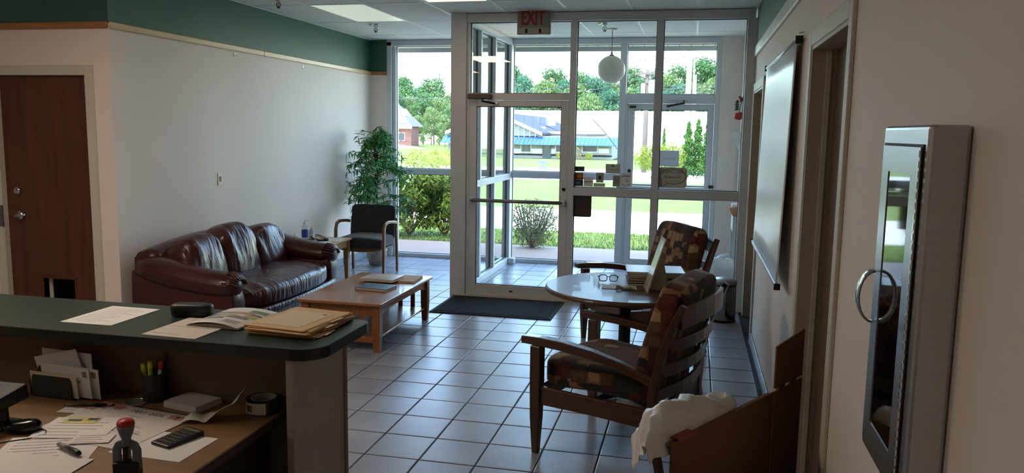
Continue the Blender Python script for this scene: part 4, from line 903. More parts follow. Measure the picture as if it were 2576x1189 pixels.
# ------------------------------------------------------------------ reception counter
CZ = 1.0; ky0, ky1, kx = 2.315, 2.772, -1.165
LAM = mat('green_laminate', '16291f', .36, c2='1d3327', scale=60, bump=.05, bscale=400); EDGE = mat('black_edge_band', '0d1210', .35)
PNL = mat('brown_counter_panel', '6d5748', .7, var=.06, scale=3); ENDP = mat('grey_laminate_end', 'a8a097', .5, var=.03, scale=3)
rc = thing('reception_counter', 'reception counter with dark green top and rounded corner', 'counter', (-2.7, 2.55, 0))
def cpoly(x1, y0, y1, r0, r1, x0=-4.4):
    pts = [(x0, y0)]
    pts += [(x1-r0+r0*math.sin(R(a)), y0+r0-r0*math.cos(R(a))) for a in range(0, 91, 10)]
    pts += [(x1-r1+r1*math.cos(R(a)), y1-r1+r1*math.sin(R(a))) for a in range(0, 91, 10)]
    return pts+[(x0, y1)]
MB().prism(cpoly(kx-.001, ky0+.001, ky1-.001, .095, .05), CZ-.038, CZ-.001).build('edge_band', EDGE, rc)
MB().prism(cpoly(kx-.004, ky0+.004, ky1-.004, .092, .047), CZ-.002, CZ).build('worktop', LAM, rc)
xe = -1.27
MB().box(-4.4, xe-.02, 2.475, 2.50, .0, CZ-.038).build('inner_panel', PNL, rc)
MB().box(-4.4, xe-.02, 2.73, 2.755, .0, CZ-.038).build('outer_panel', ENDP, rc)
MB().box(xe-.02, xe, 2.345, 2.755, .0, CZ-.038).build('end_panel', ENDP, rc)
MB().box(xe-.022, xe+.006, 2.335, 2.36, .0, CZ-.038).build('end_trim', ENDP, rc, bevel=.003); MB().box(xe-.022, xe+.006, 2.735, 2.76, .0, CZ-.038).build('end_trim', mat('brown_trim', '83705f', .5), rc, bevel=.003)
MB().lathe([(.012, 0), (.012, .03)], (kx-.11, ky0+.12, CZ-.068), 10).build('screw_eye', BLACKM, rc)
# desk behind it
DZ = .74
DKW = wood('desk_oak', '7c5a38', '8f6b45', 0, .45, 2.0, coat=.1)
dk = thing('desk', 'oak veneer desk tucked behind the reception counter', 'desk', (-2.4, 2.08, 0))
MB().box(-3.6, -1.355, 1.66, 2.47, DZ-.03, DZ).build('desk_top', DKW, dk, bevel=.004)
MB().box(-1.362, -1.352, 1.66, 2.47, DZ-.031, DZ-.002).build('edge_strip', mat('dark_desk_edge', '3d2d20', .5), dk)
MB().box(-1.45, -1.425, 1.70, 2.45, 0, DZ-.03).build('leg_panel', mat('dark_desk_panel', '33271e', .6), dk); MB().box(-3.55, -3.525, 1.70, 2.45, 0, DZ-.03).build('leg_panel', mat('dark_desk_panel', '33271e', .6), dk)
MB().box(-3.525, -1.45, 2.42, 2.44, .2, DZ-.03).build('modesty_panel', mat('dark_desk_panel', '33271e', .6), dk)
# ------------------------------------------------------------------ on the counter
def cen(*px, z): v = sum((atZ(x, y, z) for x, y in px), Vector())/len(px); return v
CG = mat('grey_print', '8b8a8c', .8)
c = cen((160, 812), (288, 818), (393, 778), (275, 769), z=CZ); sheet('paper', 'single white printed sheet lying alone on the green counter', 'paper', c.x, c.y, CZ, .215, .275, R(0), lines=12, lm=mat('faint_print', 'b4b3b6', .8))
cp = cen((430, 795), (537, 793), z=CZ)
gcs = thing('glasses_case', 'black glasses case at the back edge of the counter', 'case', (cp.x, cp.y, CZ), R(10))
CASE = mat('black_case_leather', '0f1110', .45, bump=.1, bscale=120)
MB().sell((0, 0, .0165), (.078, .032, .0165), .35, .55, 36, 14).build('lower_shell', CASE, gcs, smooth=True); MB().sell((0, 0, .030), (.080, .033, .020), .5, .55, 36, 14).build('lid', CASE, gcs, smooth=True)
c = cen((375, 842), (500, 851), (600, 812), (480, 800), z=CZ); sheet('letter', 'cream letter partly under the colourful magazine', 'paper', c.x-.01, c.y, CZ, .215, .265, R(-2), m=mat('cream_paper', 'd8cfc2', .8), th=.003, lines=3)
c = cen((470, 820), (595, 832), (695, 790), (575, 780), z=CZ)
mg = thing('magazine', 'colourful magazine with a slightly lifted cover on the counter', 'magazine', (c.x+.005, c.y, CZ+.003), R(-1))
mw, mh = .212, .272
MGP = mat('magazine_paper', 'd9d4ca', .4)
def cov(u, v, s=1): return Vector(((u-.5)*mw, (v-.5)*mh, .004+.016*s*math.sin(min(1, u*1.05)*math.pi)**.8*(.6+.4*(1-v))))
MB().grid(lambda u, v: cov(u, v), 20, 8).build('cover', MGP, mg, smooth=True, solid=.0012)
MB().grid(lambda u, v: cov(u, v, .35)+Vector((0, 0, -.002)), 20, 8).build('inner_pages', mat('shaded_pages', 'b9ad9d', .7), mg, smooth=True, solid=.001)
MB().box(-mw/2, mw/2, -mh/2, mh/2, 0, .0015).build('back_cover', MGP, mg)
rn = random.Random(3)
for k, (u0, u1, v0, v1, cc) in enumerate(((.05, .4, .62, .70, '8a8f96'), (.1, .55, .44, .56, 'b5b07a'), (.3, .78, .6, .7, 'b98a86'), (.62, .95, .72, .86, '6f8f5e'), (.12, .45, .28, .36, '5c6d80'), (.45, .85, .36, .48, '8a7580'), (.7, .93, .46, .58, 'a9a957'), (.75, .95, .6, .66, '7a4a6a'), (.03, .25, .45, .52, '6a6570'))):
    MB().grid(lambda u, v: cov(u0+(u1-u0)*u, v0+(v1-v0)*v)+Vector((.0, 0, .0012)), 6, 2).build('picture', mat('mag_%d' % k, cc, .4), mg)
for k, tx in enumerate(('NEW', 'HOME', 'IDEAS')):
    u = .72; pz_ = cov(u, .17).z
    for q in range(2): MB().grid(lambda a, b_: cov(.56+.3*a, .22-.05*k+.012*q+.006*b_)+Vector((0, 0, .0012)), 6, 1).build('headline_bar', mat('ink', '2a2a2c', .6), mg)
FOL = mat('manila', 'c9a06a', .75, var=.05, scale=4); FOL2 = mat('manila_pale', 'd3b183', .75, var=.05, scale=4)
c = cen((633, 832), (780, 848), (875, 800), (738, 778), z=CZ+.01)
rn = random.Random(5); z = CZ
for k in range(8):
    lab = ['bottom manila folder of the counter stack', 'manila folder second from the bottom of the counter stack', 'manila folder third from the bottom of the counter stack', 'manila folder fourth from the bottom of the counter stack', 'manila folder fourth from the top of the counter stack', 'manila folder third from the top of the counter stack', 'manila folder just under the top one on the counter', 'top manila envelope of the counter stack with a pale label sheet'][k]
    fo = thing('manila_folder', lab, 'folder', (c.x+rn.uniform(-.012, .016), c.y+rn.uniform(-.012, .012), z), R(-3+rn.uniform(-6, 5)), 'manila folders stacked on the counter')
    th = .0035; m_ = (FOL, FOL2)[k % 2]
    MB().box(-.125, .125, -.16, .16, 0, .0012).build('back_leaf', m_, fo)
    MB().hexa([(-.125, -.16, .0016), (.12, -.16, .0016), (.12, .155, .0016), (-.125, .155, .0016)], [(-.125, -.16, .0028), (.12, -.16, .0032), (.12, .155, .0032), (-.125, .155, .0028)]).build('front_leaf', m_, fo)
    MB().box(.125, .137, -.06+.02*k-.08, .02+.02*k-.08, 0, .0012).build('tab', m_, fo)
    if k == 7:
        MB().box(-.10, .08, -.12, .10, .0032, .004).build('label_sheet', mat('pale_buff', 'd6c3a6', .8), fo); MB().box(.05, .065, .07, .078, .004, .0048).build('clasp', BLACKM, fo)
    z += th
# ------------------------------------------------------------------ on the desk
def D(x, y): return atZ(x, y, DZ)
ls = D(135, 1000); MESH = mat('black_mesh', '17181a', .55)
so = thing('letter_sorter', 'black mesh letter sorter holding envelopes on the desk', 'organizer', (ls.x, ls.y+.03, DZ), R(-3))
MB().box(-.10, .10, -.035, .045, 0, .006).build('base', MESH, so)
def rpanel(y, hh, w, nm, th=.004):
    r = .018; poly = [(-w, 0), (w, 0)]+[(w-r+r*math.cos(R(a)), hh-r+r*math.sin(R(a))) for a in range(0, 91, 18)]+[(-w+r+r*math.cos(R(a)), hh-r+r*math.sin(R(a))) for a in range(90, 181, 18)]
    return MB().loft([[Vector((x, y, z)) for x, z in poly], [Vector((x, y+th, z)) for x, z in poly]]).build(nm, MESH, so)
rpanel(-.035, .085, .088, 'front_panel'); rpanel(.002, .105, .098, 'middle_panel'); rpanel(.041, .11, .098, 'rear_panel')
MB().tube([(-.098, -.03, .005), (-.098, -.03, .06), (-.098, 0, .07)], .004, 6).build('side_wire', MESH, so)
ENV = mat('white_envelope', 'd3cfcd', .8); ENC = mat('cream_envelope', 'c9bfa6', .8)
def env(label, x, y, z, w, hh, tilt, m, lean=8, marks=True):
    e = thing('envelope', label, 'envelope', (so.location.x, so.location.y, DZ), R(-3), 'envelopes in the letter sorter')
    Mx = Matrix.Translation((x, y, z)) @ Matrix.Rotation(R(lean), 4, 'X') @ Matrix.Rotation(R(tilt), 4, 'Y')
    MB().box(-w/2, w/2, -.0012, .0012, 0, hh, Mx).build('envelope_body', m, e)
    if marks:
        MB().box(w*.36, w*.45, -.0016, -.0012, hh*.7, hh*.9, Mx).build('stamp', mat('stamp_grey', '77757a', .7), e); MB().box(w*.05, w*.30, -.0016, -.0012, hh*.48, hh*.54, Mx).build('address', CG, e)
env('white stamped envelope leaning right in the letter sorter', .055, -.016, .012, .21, .115, 2, ENV)
env('white envelope behind the stamped one in the letter sorter', .075, -.004, .012, .22, .115, 4, ENV)
env('tilted white envelope sticking highest out of the letter sorter', .012, .016, .035, .20, .125, -14, ENV, 5, False)
env('white envelope at the rear of the letter sorter', .02, .027, .02, .22, .145, 1, ENV, 4, False)
env('cream envelope in front in the letter sorter', .008, -.026, .008, .205, .085, 1, ENC, 6, False)
cpn = D(388, 1006)
pc_ = thing('pen_cup', 'black mesh pen cup against the counter panel', 'cup', (cpn.x, cpn.y+.008, DZ)); c0 = (cpn.x, cpn.y+.008, DZ)
MB().lathe([(0, 0), (.043, 0), (.043, .004), (.045, .10), (.047, .102), (.045, .104), (.042, .10), (.040, .006), (0, .006)], c0, 28).build('cup_wall', MESH, pc_, smooth=False)
def pen(label, nm, dx, dy, hh, r, body, cap, lean, az, capl=.035):
    p = thing(nm, label, 'pen', (c0[0]+dx, c0[1]+dy, DZ+.007), 0, 'pens in the mesh cup'); b0 = Vector((c0[0]+dx, c0[1]+dy, DZ+.007+r*.4))
    dr_ = Vector((math.sin(R(lean))*math.cos(az), math.sin(R(lean))*math.sin(az), math.cos(R(lean)))); e = b0+dr_*hh
    MB().tube([b0, e-dr_*capl], r, 10).build('barrel', body, p, smooth=True); MB().tube([e-dr_*capl, e-dr_*.006, e], [r*1.12, r*1.05, r*.6], 10).build('cap', cap, p, smooth=True)
YEL = mat('highlighter_yellow', 'c9cf3a', .4); GRN = mat('highlighter_green', '3d8a4b', .4); RED = mat('pen_red', 'b8402a', .4)
pen('yellow highlighter leaning left in the pen cup', 'highlighter', -.018, -.015, .128, .008, YEL, YEL, 9, 3.0)
pen('yellow highlighter with dark stripe in the pen cup', 'highlighter', -.004, -.018, .138, .008, YEL, YEL, 3, 2.2)
pen('green marker in the pen cup', 'marker_pen', .010, .002, .13, .007, GRN, GRN, 5, .6)
pen('red capped pen in the pen cup', 'marker_pen', .016, -.008, .142, .007, WHT, RED, 7, .2)
pen('tall dark pen standing highest in the pen cup', 'ballpoint_pen', .02, .012, .165, .0045, BLACK, mat('dark_blue_pen', '1e2638', .4), 8, .1)
tp = D(651, 1040)
tpo = thing('tape_roll', 'roll of black duct tape with a barcode label on the desk', 'tape', (tp.x, tp.y+.035, DZ)); c1 = (tp.x, tp.y+.035, DZ)
MB().lathe([(.040, 0), (.060, 0), (.061, .002), (.061, .046), (.060, .048), (.040, .048), (.040, 0)], c1, 40, cap=False).build('tape_body', mat('tape_black', '111213', .3), tpo)
MB().lathe([(.0385, .001), (.0385, .0485), (.044, .0488), (.044, .0482)], c1, 40, cap=False).build('core', mat('tape_core', 'a6a19b', .7), tpo)
lb = MB(); lb.loft([[Vector((c1[0]+.0618*math.cos(R(a)), c1[1]+.0618*math.sin(R(a)), DZ+z)) for z in (.004, .044)] for a in range(228, 312, 6)], closed=False, cap=False); lb.build('label_sticker', mat('tape_label', 'c9c3b4', .7), tpo)
bc = MB()
for k in range(9): a = R(238+k*2.6); bc.tube([(c1[0]+.0622*math.cos(a), c1[1]+.0622*math.sin(a), DZ+.012), (c1[0]+.0622*math.cos(a), c1[1]+.0622*math.sin(a), DZ+.034)], .0006, 4)
bc.build('barcode', BLACKM, tpo)
npd = cen((408, 1025), (470, 998), (548, 1018), (500, 1042), z=DZ)
nt_ = thing('note_stack', 'square stack of white note paper beside the pen cup', 'notepad', (npd.x, npd.y+.01, DZ), R(-12))
for k in range(5): MB().box(-.078+.001*k, .078-.0005*k, -.06, .06-.001*k, .0045*k, .0045*k+.004).build('note_layer', ENV, nt_)
cl_ = cen((275, 1013), (495, 1050), z=DZ)
SP = mat('calendar_paper', 'd9d2cb', .8); INK = mat('calendar_ink', '6d6a70', .8)
kc = thing('calendar', 'spiral bound desk calendar page reading MAY 2026 with floral corners', 'calendar', (cl_.x-.03, cl_.y-.155, DZ), math.atan2(D(495, 1050).y-D(275, 1013).y, D(495, 1050).x-D(275, 1013).x))
cw, ch = .40, .31
MB().box(-cw/2, cw/2, -ch/2, ch/2, 0, .003).build('page', SP, kc)
put_text('calendar_title', 'MAY 2026', .032, Matrix.Translation((.03, ch/2-.035, .0034)), INK, kc, .0003)
rn = random.Random(9); wr_ = MB()
for k in range(22):
    x = rn.uniform(-.14, .12); y = rn.uniform(-.05, .09); wr_.box(x, x+rn.uniform(.02, .07), y, y+.002, .0031, .0035)
wr_.build('handwriting', mat('pencil_blue', '8c8c9e', .8), kc)
FLO = mat('floral_pink', 'c69a8e', .8, c2='a8695f', scale=30)
for (x, y, r) in ((-.17, .13, .03), (-.13, .14, .022), (-.19, .10, .024), (.14, .125, .02), (.165, .12, .017), (-.10, .13, .018)):
    disc_pts = [(x+r*(1+.25*math.sin(5*t))*math.cos(t), min(ch/2-.002, y+r*(1+.25*math.sin(5*t))*math.sin(t))) for t in [2*math.pi*i/20 for i in range(20)]]
    MB().prism(disc_pts, .003, .0036).build('flower_print', FLO, kc)
for k in range(36): MB().tube([(-.11+k*.0085, ch/2-.004, .003), (-.11+k*.0085, ch/2+.002, .007), (-.11+k*.0085, ch/2+.006, .001)], .0008, 4).build('spiral_ring', BLACKM, kc)
p = D(115, 1120); sheet('paper', 'large white sheet at the left end of the desk papers', 'paper', p.x+.03, p.y-.02, DZ+.0002, .28, .216, R(24), lines=8)
p = D(60, 1172); sheet('paper', 'white sheet lowest at the near left of the desk', 'paper', p.x+.03, p.y-.03, DZ+.0019, .28, .216, R(4))
p = D(205, 1075); sheet('paper', 'white sheet under the yellow sticky note', 'paper', p.x, p.y-.01, DZ+.0036, .23, .18, R(14), lines=6)
p = D(232, 1108); sheet('receipt', 'small slip with red print beside the black marker', 'paper', p.x, p.y, DZ+.0054, .12, .07, R(20), lines=4, lm=mat('red_print', 'b08a88', .8))
p = D(440, 1120); sheet('paper', 'white printed sheet under the calculator', 'paper', p.x-.03, p.y-.01, DZ+.0002, .25, .19, R(-2), lines=0)
p = D(205, 1062); sn = thing('sticky_note', 'yellow sticky note with blue rectangles on the desk papers', 'note', (p.x, p.y, DZ+.0056), R(12))
MB().box(-.055, .055, -.025, .03, 0, .0006).build('note', mat('sticky_yellow', 'c9bb4c', .8, c2='d6cf9a', scale=9), sn); MB().box(-.045, .0, -.005, .012, .0006, .001).build('blue_print', mat('note_blue', '3c4668', .7), sn); MB().box(.015, .05, .006, .026, .0006, .001).build('blue_print', mat('note_blue', '3c4668', .7), sn)
a_, b_ = D(150, 1128), D(198, 1150); zz = DZ+.0135
mk = thing('marker', 'grey and black permanent marker on the desk papers', 'marker', ((a_+b_)/2).to_tuple()[:2]+(DZ+.004,)); dd = (b_-a_).normalized(); L_ = .125; cm = (a_+b_)/2; s0 = cm-dd*L_/2; s1 = cm+dd*L_/2
def U(v, z=zz): return Vector((v.x, v.y, z))
MB().tube([U(s0), U(s0+dd*.006), U(cm+dd*.012)], [.005, .0075, .008], 12).build('barrel', mat('marker_grey', '77766f', .4), mk, smooth=True); MB().tube([U(cm+dd*.012), U(cm+dd*.014), U(s1-dd*.01), U(s1)], [.008, .009, .0085, .006], 12).build('cap', BLACK, mk, smooth=True)
kcl = cen((395, 1130), (440, 1080), (500, 1085), (455, 1135), z=DZ)
ca = thing('calculator', 'black pocket calculator lying on a white sheet', 'calculator', (kcl.x, kcl.y, DZ+.002), R(-16))
MB().hexa([(-.04, -.068, 0), (.04, -.068, 0), (.04, .068, 0), (-.04, .068, 0)], [(-.04, -.068, .010), (.04, -.068, .010), (.04, .068, .016), (-.04, .068, .016)]).build('body', BLACK, ca, bevel=.003)
MB().hexa([(-.033, .04, .0138), (.033, .04, .0138), (.033, .058, .0148), (-.033, .058, .0148)], [(-.033, .04, .0146), (.033, .04, .0146), (.033, .058, .0158), (-.033, .058, .0158)]).build('display', mat('lcd', '6e7358', .3), ca)
KEY = mat('calc_key', '4a4438', .5); KEYB = mat('calc_key_blue', '2f4060', .5)
for r_ in range(5):
    for q in range(5): x, y = -.03+q*.0128, .024-r_*.018; z = .0128+y*.044; MB().box(x, x+.0095, y-.006, y+.006, z-.001, z+.0022).build('key', KEYB if q == 4 else KEY, ca)
pt = cen((500, 1085), (575, 1030), z=DZ)
crp = thing('crumpled_receipt', 'curled off white receipt standing up behind the calculator', 'receipt', (pt.x-.01, pt.y-.02, DZ))
def rcp(u, v):
    x = -.10+.20*u; z = .002+.055*max(0, u-.45)**1.3*2.2*(1+.4*v)+.014*abs(math.sin(u*6+v*2)); y = -.035+.08*v+.06*u*u
    return Vector((pt.x-.01+x*.8, pt.y-.02+y+.012*mnoise.noise(Vector((u*5, v*5, 1))), DZ+z))
MB().grid(rcp, 22, 10).build('receipt_paper', mat('thermal_paper', 'cfc8ba', .7), crp, smooth=True, solid=.0008)
sx_ = D(331, 1235)
sx_ = Vector((-1.505, 1.835, DZ))
stp = thing('self_inking_stamp', 'grey self inking stamp with a red handle tip on the desk', 'stamp', sx_, R(12))
GST = mat('stamp_grey_body', '68727a', .4)
MB().box(-.034, .034, -.02, .02, 0, .052).build('base', BLACK, stp, bevel=.004)
for s in (-1, 1): MB().bar([(s*.028, 0, .03), (s*.028, 0, .085), (s*.022, 0, .098), (s*.006, 0, .104)], .024, .012).build('yoke', GST, stp, bevel=.004)
MB().box(-.008, .008, -.008, .008, .04, .105).build('plunger', BLACK, stp)
MB().lathe([(.012, .098), (.013, .108), (.012, .116), (.018, .132), (.0225, .148), (.0235, .158)], (0, 0, 0), 20).build('handle', GST, stp, smooth=True)
MB().lathe([(.0235, .157), (.0235, .164), (.019, .171), (0, .173)], (0, 0, 0), 20).build('handle_tip', mat('stamp_red', 'b5161d', .4), stp, smooth=True)
p = D(184, 1032); sheet('business_card', 'white business card under a pen near the letter sorter', 'card', p.x, p.y, DZ+.0002, .088, .05, R(6), lines=3)
q0, q1 = D(165, 1023), D(262, 1023); bpn = thing('ballpoint_pen', 'black ballpoint pen lying across the business card', 'pen', ((q0+q1)/2).to_tuple()[:2]+(DZ+.002,)); dd = (q1-q0).normalized(); cm = (q0+q1)/2
MB().tube([U(cm-dd*.07, DZ+.008), U(cm-dd*.06, DZ+.008), U(cm, DZ+.008)], [.001, .004, .0045], 10).build('barrel', mat('pen_bronze', '6b5a4a', .4, .5), bpn, smooth=True); MB().tube([U(cm, DZ+.008), U(cm+dd*.075, DZ+.008)], .005, 10).build('grip', BLACK, bpn, smooth=True)
p = D(335, 1016); ld = thing('tin_lid', 'round silver rimmed lid lying behind the calendar', 'lid', (p.x, p.y+.012, DZ))
MB().lathe([(0, .003), (.033, .003), (.036, .007), (.042, .007), (.043, .004), (.043, 0), (0, 0)], (p.x, p.y+.012, DZ), 30).build('rim', mat('lid_silver', 'a09a92', .35, .6), ld, smooth=False); MB().lathe([(0, .0032), (.031, .0032), (.031, .0045), (0, .0045)], (p.x, p.y+.012, DZ), 24).build('picture_disc', mat('lid_picture', '4d514a', .4, c2='8d8f86', scale=60), ld)
p = D(58, 1085); mo = thing('computer_mouse', 'black computer mouse at the left of the desk', 'mouse', (p.x, p.y, DZ), R(200))
def mz(v): e = v.copy(); e.z *= (1-.25*(v.x/.055)); e.z = max(e.z, -.016); return e
MB().sell((0, 0, .0165), (.055, .031, .022), .75, .7, 32, 16, disp=mz).build('shell', mat('mouse_gloss', '0b0b0c', .18), mo, smooth=True)
MB().lathe([(0, -.004), (.009, -.004), (.009, .004), (0, .004)], n=14, M=Matrix.Translation((-.028, 0, .033)) @ Matrix.Rotation(R(90), 4, 'X')).build('wheel', BLACKM, mo)
MB().tube([(-.05, 0, .008), (-.075, .012, .006), (-.085, .04, .004), (-.05, .07, .003), (.03, .10, .003), (.12, .11, .003)], .002, 6).build('cable', BLACK, mo, smooth=True)
dv = thing('card_terminal', 'black desk device on a stand cut off by the left edge', 'device', (-2.36, 2.2, DZ))
dv2 = D(20, 1030)
q_ = atZ(44, 985, DZ+.11); bx_, by_ = q_.x, q_.y-.02
MB().hexa([(bx_-.22, by_-.10, DZ+.06), (bx_, by_-.10, DZ+.06), (bx_, by_+.07, DZ+.075), (bx_-.22, by_+.07, DZ+.075)], [(bx_-.22, by_-.09, DZ+.10), (bx_-.004, by_-.09, DZ+.10), (bx_-.004, by_+.065, DZ+.125), (bx_-.22, by_+.065, DZ+.125)]).build('body', BLACK, dv, bevel=.006)
MB().bar([(bx_-.02, by_-.02, DZ+.07), (bx_-.008, by_-.03, DZ+.03), (bx_-.01, by_-.05, DZ+.004)], .03, .012).build('stand_leg', BLACK, dv); MB().box(bx_-.22, bx_-.02, by_-.10, by_+.05, DZ, DZ+.008).build('foot_plate', BLACK, dv, bevel=.002)
# ------------------------------------------------------------------ on the round table
TZ = .74
gz_ = atZ(1530, 711, TZ); eg = thing('eyeglasses', 'black framed eyeglasses standing open on the round table', 'glasses', (gz_.x, gz_.y, TZ+.009), R(6))
GBK = mat('acetate_black', '08080a', .25)
for s in (-1, 1):
    lens = [(s*.034+.026*math.copysign(abs(math.cos(t))**.7, math.cos(t)), .023+.021*math.copysign(abs(math.sin(t))**.7, math.sin(t))) for t in [2*math.pi*i/24 for i in range(24)]]
    MB().tube([(x, -.0, z) for x, z in lens]+[(lens[0][0], 0, lens[0][1])], .003, 6).build('rim', GBK, eg, smooth=True)
    MB().loft([[Vector((x, y, z)) for x, z in lens] for y in (-.0006, .0006)]).build('lens', glass_mat('spectacle_lens', (.93, .95, .95)), eg)
    MB().tube([(s*.060, 0, .034), (s*.066, .012, .032), (s*.066, .09, .012), (s*.062, .13, .003)], .0028, 6).build('temple', GBK, eg, smooth=True)
MB().tube([(-.009, 0, .030), (0, -.002, .033), (.009, 0, .030)], .0028, 6).build('bridge', GBK, eg)
pk = cen((1505, 724), (1600, 726), z=TZ)
pkt = thing('leaflet', 'crumpled clear packet and leaflet under the eyeglasses', 'leaflet', (pk.x, pk.y+.03, TZ), R(5))
MB().grid(lambda u, v: Vector((-.10+.22*u, -.06+.13*v, .002+.006*abs(mnoise.noise(Vector((u*6, v*5, 2)))))), 20, 12).build('leaflet_paper', mat('leaflet_tan', 'b9a58b', .5, c2='d3d6da', scale=12), pkt, smooth=False, solid=.001)
MB().grid(lambda u, v: Vector((-.01+.16*u, -.085+.03*v, .006+.018*(1-u)*math.sin(v*3.1)+.004*math.sin(u*14))), 16, 6).build('folded_edge', mat('leaflet_dark', '6a6661', .5), pkt, solid=.001)
bcx, bcy = -.225, 5.27
BKS = [(.36, .27, .018, '2c2420', 0), (.34, .26, .014, '5e4a38', 2), (.35, .265, .016, '1c1c1e', -1), (.34, .25, .012, 'b4b0a4', 1), (.36, .27, .02, '8b8a86', -2)]
z = TZ; labs = ['bottom dark book of the stack on the round table', 'brown book second from the bottom on the round table', 'black book in the middle of the round table stack', 'pale book second from the top on the round table', 'grey binder just under the white one on the round table']
for k, (w, dp, th, cc, rz) in enumerate(BKS):
    book('book', labs[k], 'book', Vector((bcx+.004*(-1)**k, bcy, z)), w, dp, th, R(8+rz), mat('bk%d' % k, cc, .5), PAGES, 'stack on the round table'); z += th+.0004
book('binder', 'white binder on top of the stack on the round table', 'binder', Vector((bcx, bcy, z)), .37, .28, .012, R(7), mat('white_binder', 'd9dade', .3), PAGES, 'stack on the round table')
hl = thing('small_device', 'small black device with a cord right of the book stack', 'device', (.02, 5.27, TZ))
MB().box(-.03, .05, 5.25, 5.29, TZ, TZ+.03).build('body', BLACK, hl, bevel=.004); MB().tube([(.05, 5.27, TZ+.015), (.075, 5.27, TZ+.03), (.06, 5.23, TZ+.005)], .003, 6).build('cord', BLACK, hl)
e0 = atZ(1628, 737, TZ); e1 = e0+Vector((-.035, .20, 0))
sg = thing('table_sign', 'tall easel sign seen from its side on the round table', 'sign', (e0+e1)/2)
FRM = mat('sign_cream_board', 'a59a82', .6); lean = Vector((.10, .01, .335)); tn = Vector((.006, .001, -.002))
MB().hexa([e0, e1, e1+tn, e0+tn], [e0+lean, e1+lean, e1+lean+tn, e0+lean+tn]).build('board', FRM, sg)
f0, f1 = e0.lerp(e1, .04)+lean*.04-tn*.35, e0.lerp(e1, .96)+lean*.04-tn*.35; lf = lean*.92
MB().hexa([f0, f1, f1+tn*.3, f0+tn*.3], [f0+lf, f1+lf, f1+lf+tn*.3, f0+lf+tn*.3]).build('glossy_face', mat('reflection_green', '9aa79a', .12, c2='c6ccb8', scale=6), sg)  # window reflection is put into the face as pale green mottling
m0 = e0.lerp(e1, .28); 
MB().hexa([m0+lean*.05+tn, m0+Vector((.14, .02, 0)), m0+Vector((.14, .03, 0)), m0+lean*.05+tn+Vector((0, .01, 0))], [m0+lean*.62+tn, m0+lean*.62+tn+Vector((.03, .005, 0)), m0+lean*.62+tn+Vector((.03, .012, 0)), m0+lean*.62+tn+Vector((0, .01, 0))]).build('easel_wing', FRM, sg)
MB().sell(m0+lean*.48+tn*2, (.004, .012, .012), 1, 1, 14, 8).build('fastener', WHT, sg, smooth=True)
# ------------------------------------------------------------------ outdoors: ground falls gently away from the building
def sm(t): t = max(0, min(1, t)); return t*t*(3-2*t)
def gz(x, y): return -.05-.0185*max(0, y-11.5)+1.45*sm((-x-24)/16)*sm((y-38)/45)
def gpx(x, y, it=60):          # pixel -> point on the sloping ground
    d = ray(x, y); a, b = 3.0, 400.0
    f = lambda t: EYE+d.z*t-gz(d.x*t, d.y*t)
    for _ in range(it):
        m_ = (a+b)/2
        if f(m_) > 0: a = m_
        else: b = m_
    return EYEV+d*a
def strip(name, label, cat, y0, y1, m, x0=-140, x1=90, nx=60, ny=6, dz=0., edge=None):
    s = struct(name, label, cat)
    def fn(u, v):
        x = x0+(x1-x0)*u; y = y0+(y1-y0)*v
        if edge and v > .99: y += edge(x)
        return Vector((x, y, gz(x, y)+dz))
    MB().grid(fn, nx, ny).build('surface', m, s, recalc=False); return s
GRASS = mat('lawn', '566822', .95, c2='728034', scale=1.4, detail=6, bump=.5, bscale=60, dist=.05)
CONC = mat('pale_concrete', 'c6c0b4', .9, var=.05, scale=.8, detail=5); WALK = mat('pink_grey_walk', 'a78f80', .85, var=.05, scale=1.5)
ROADM = mat('worn_asphalt', 'b9b6b2', .9, var=.06, scale=.3)
strip('sidewalk', 'concrete walk along the glazed front', 'walk', YO+.1, 12.05, WALK, -16, 12, 20, 4, dz=.02)
strip('grass_strip', 'narrow grass strip beyond the walk', 'grass', 12.0, 14.5, GRASS)
strip('driveway', 'pale concrete driveway between two lawns', 'driveway', 14.5, 19.8, CONC)
strip('lawn', 'mown lawn between driveway and road', 'grass', 19.8, 37, GRASS)
strip('road', 'pale road beyond the lawn', 'road', 37, 57, ROADM)
strip('far_lawn', 'lawn in front of the low office building', 'grass', 57, 99, GRASS, -34, 90)
strip('far_lot', 'bright gravel lot in front of the brick house', 'lot', 57, 99, CONC, -140, -34)
strip('back_ground', 'ground behind the buildings', 'ground', 99, 330, GRASS)
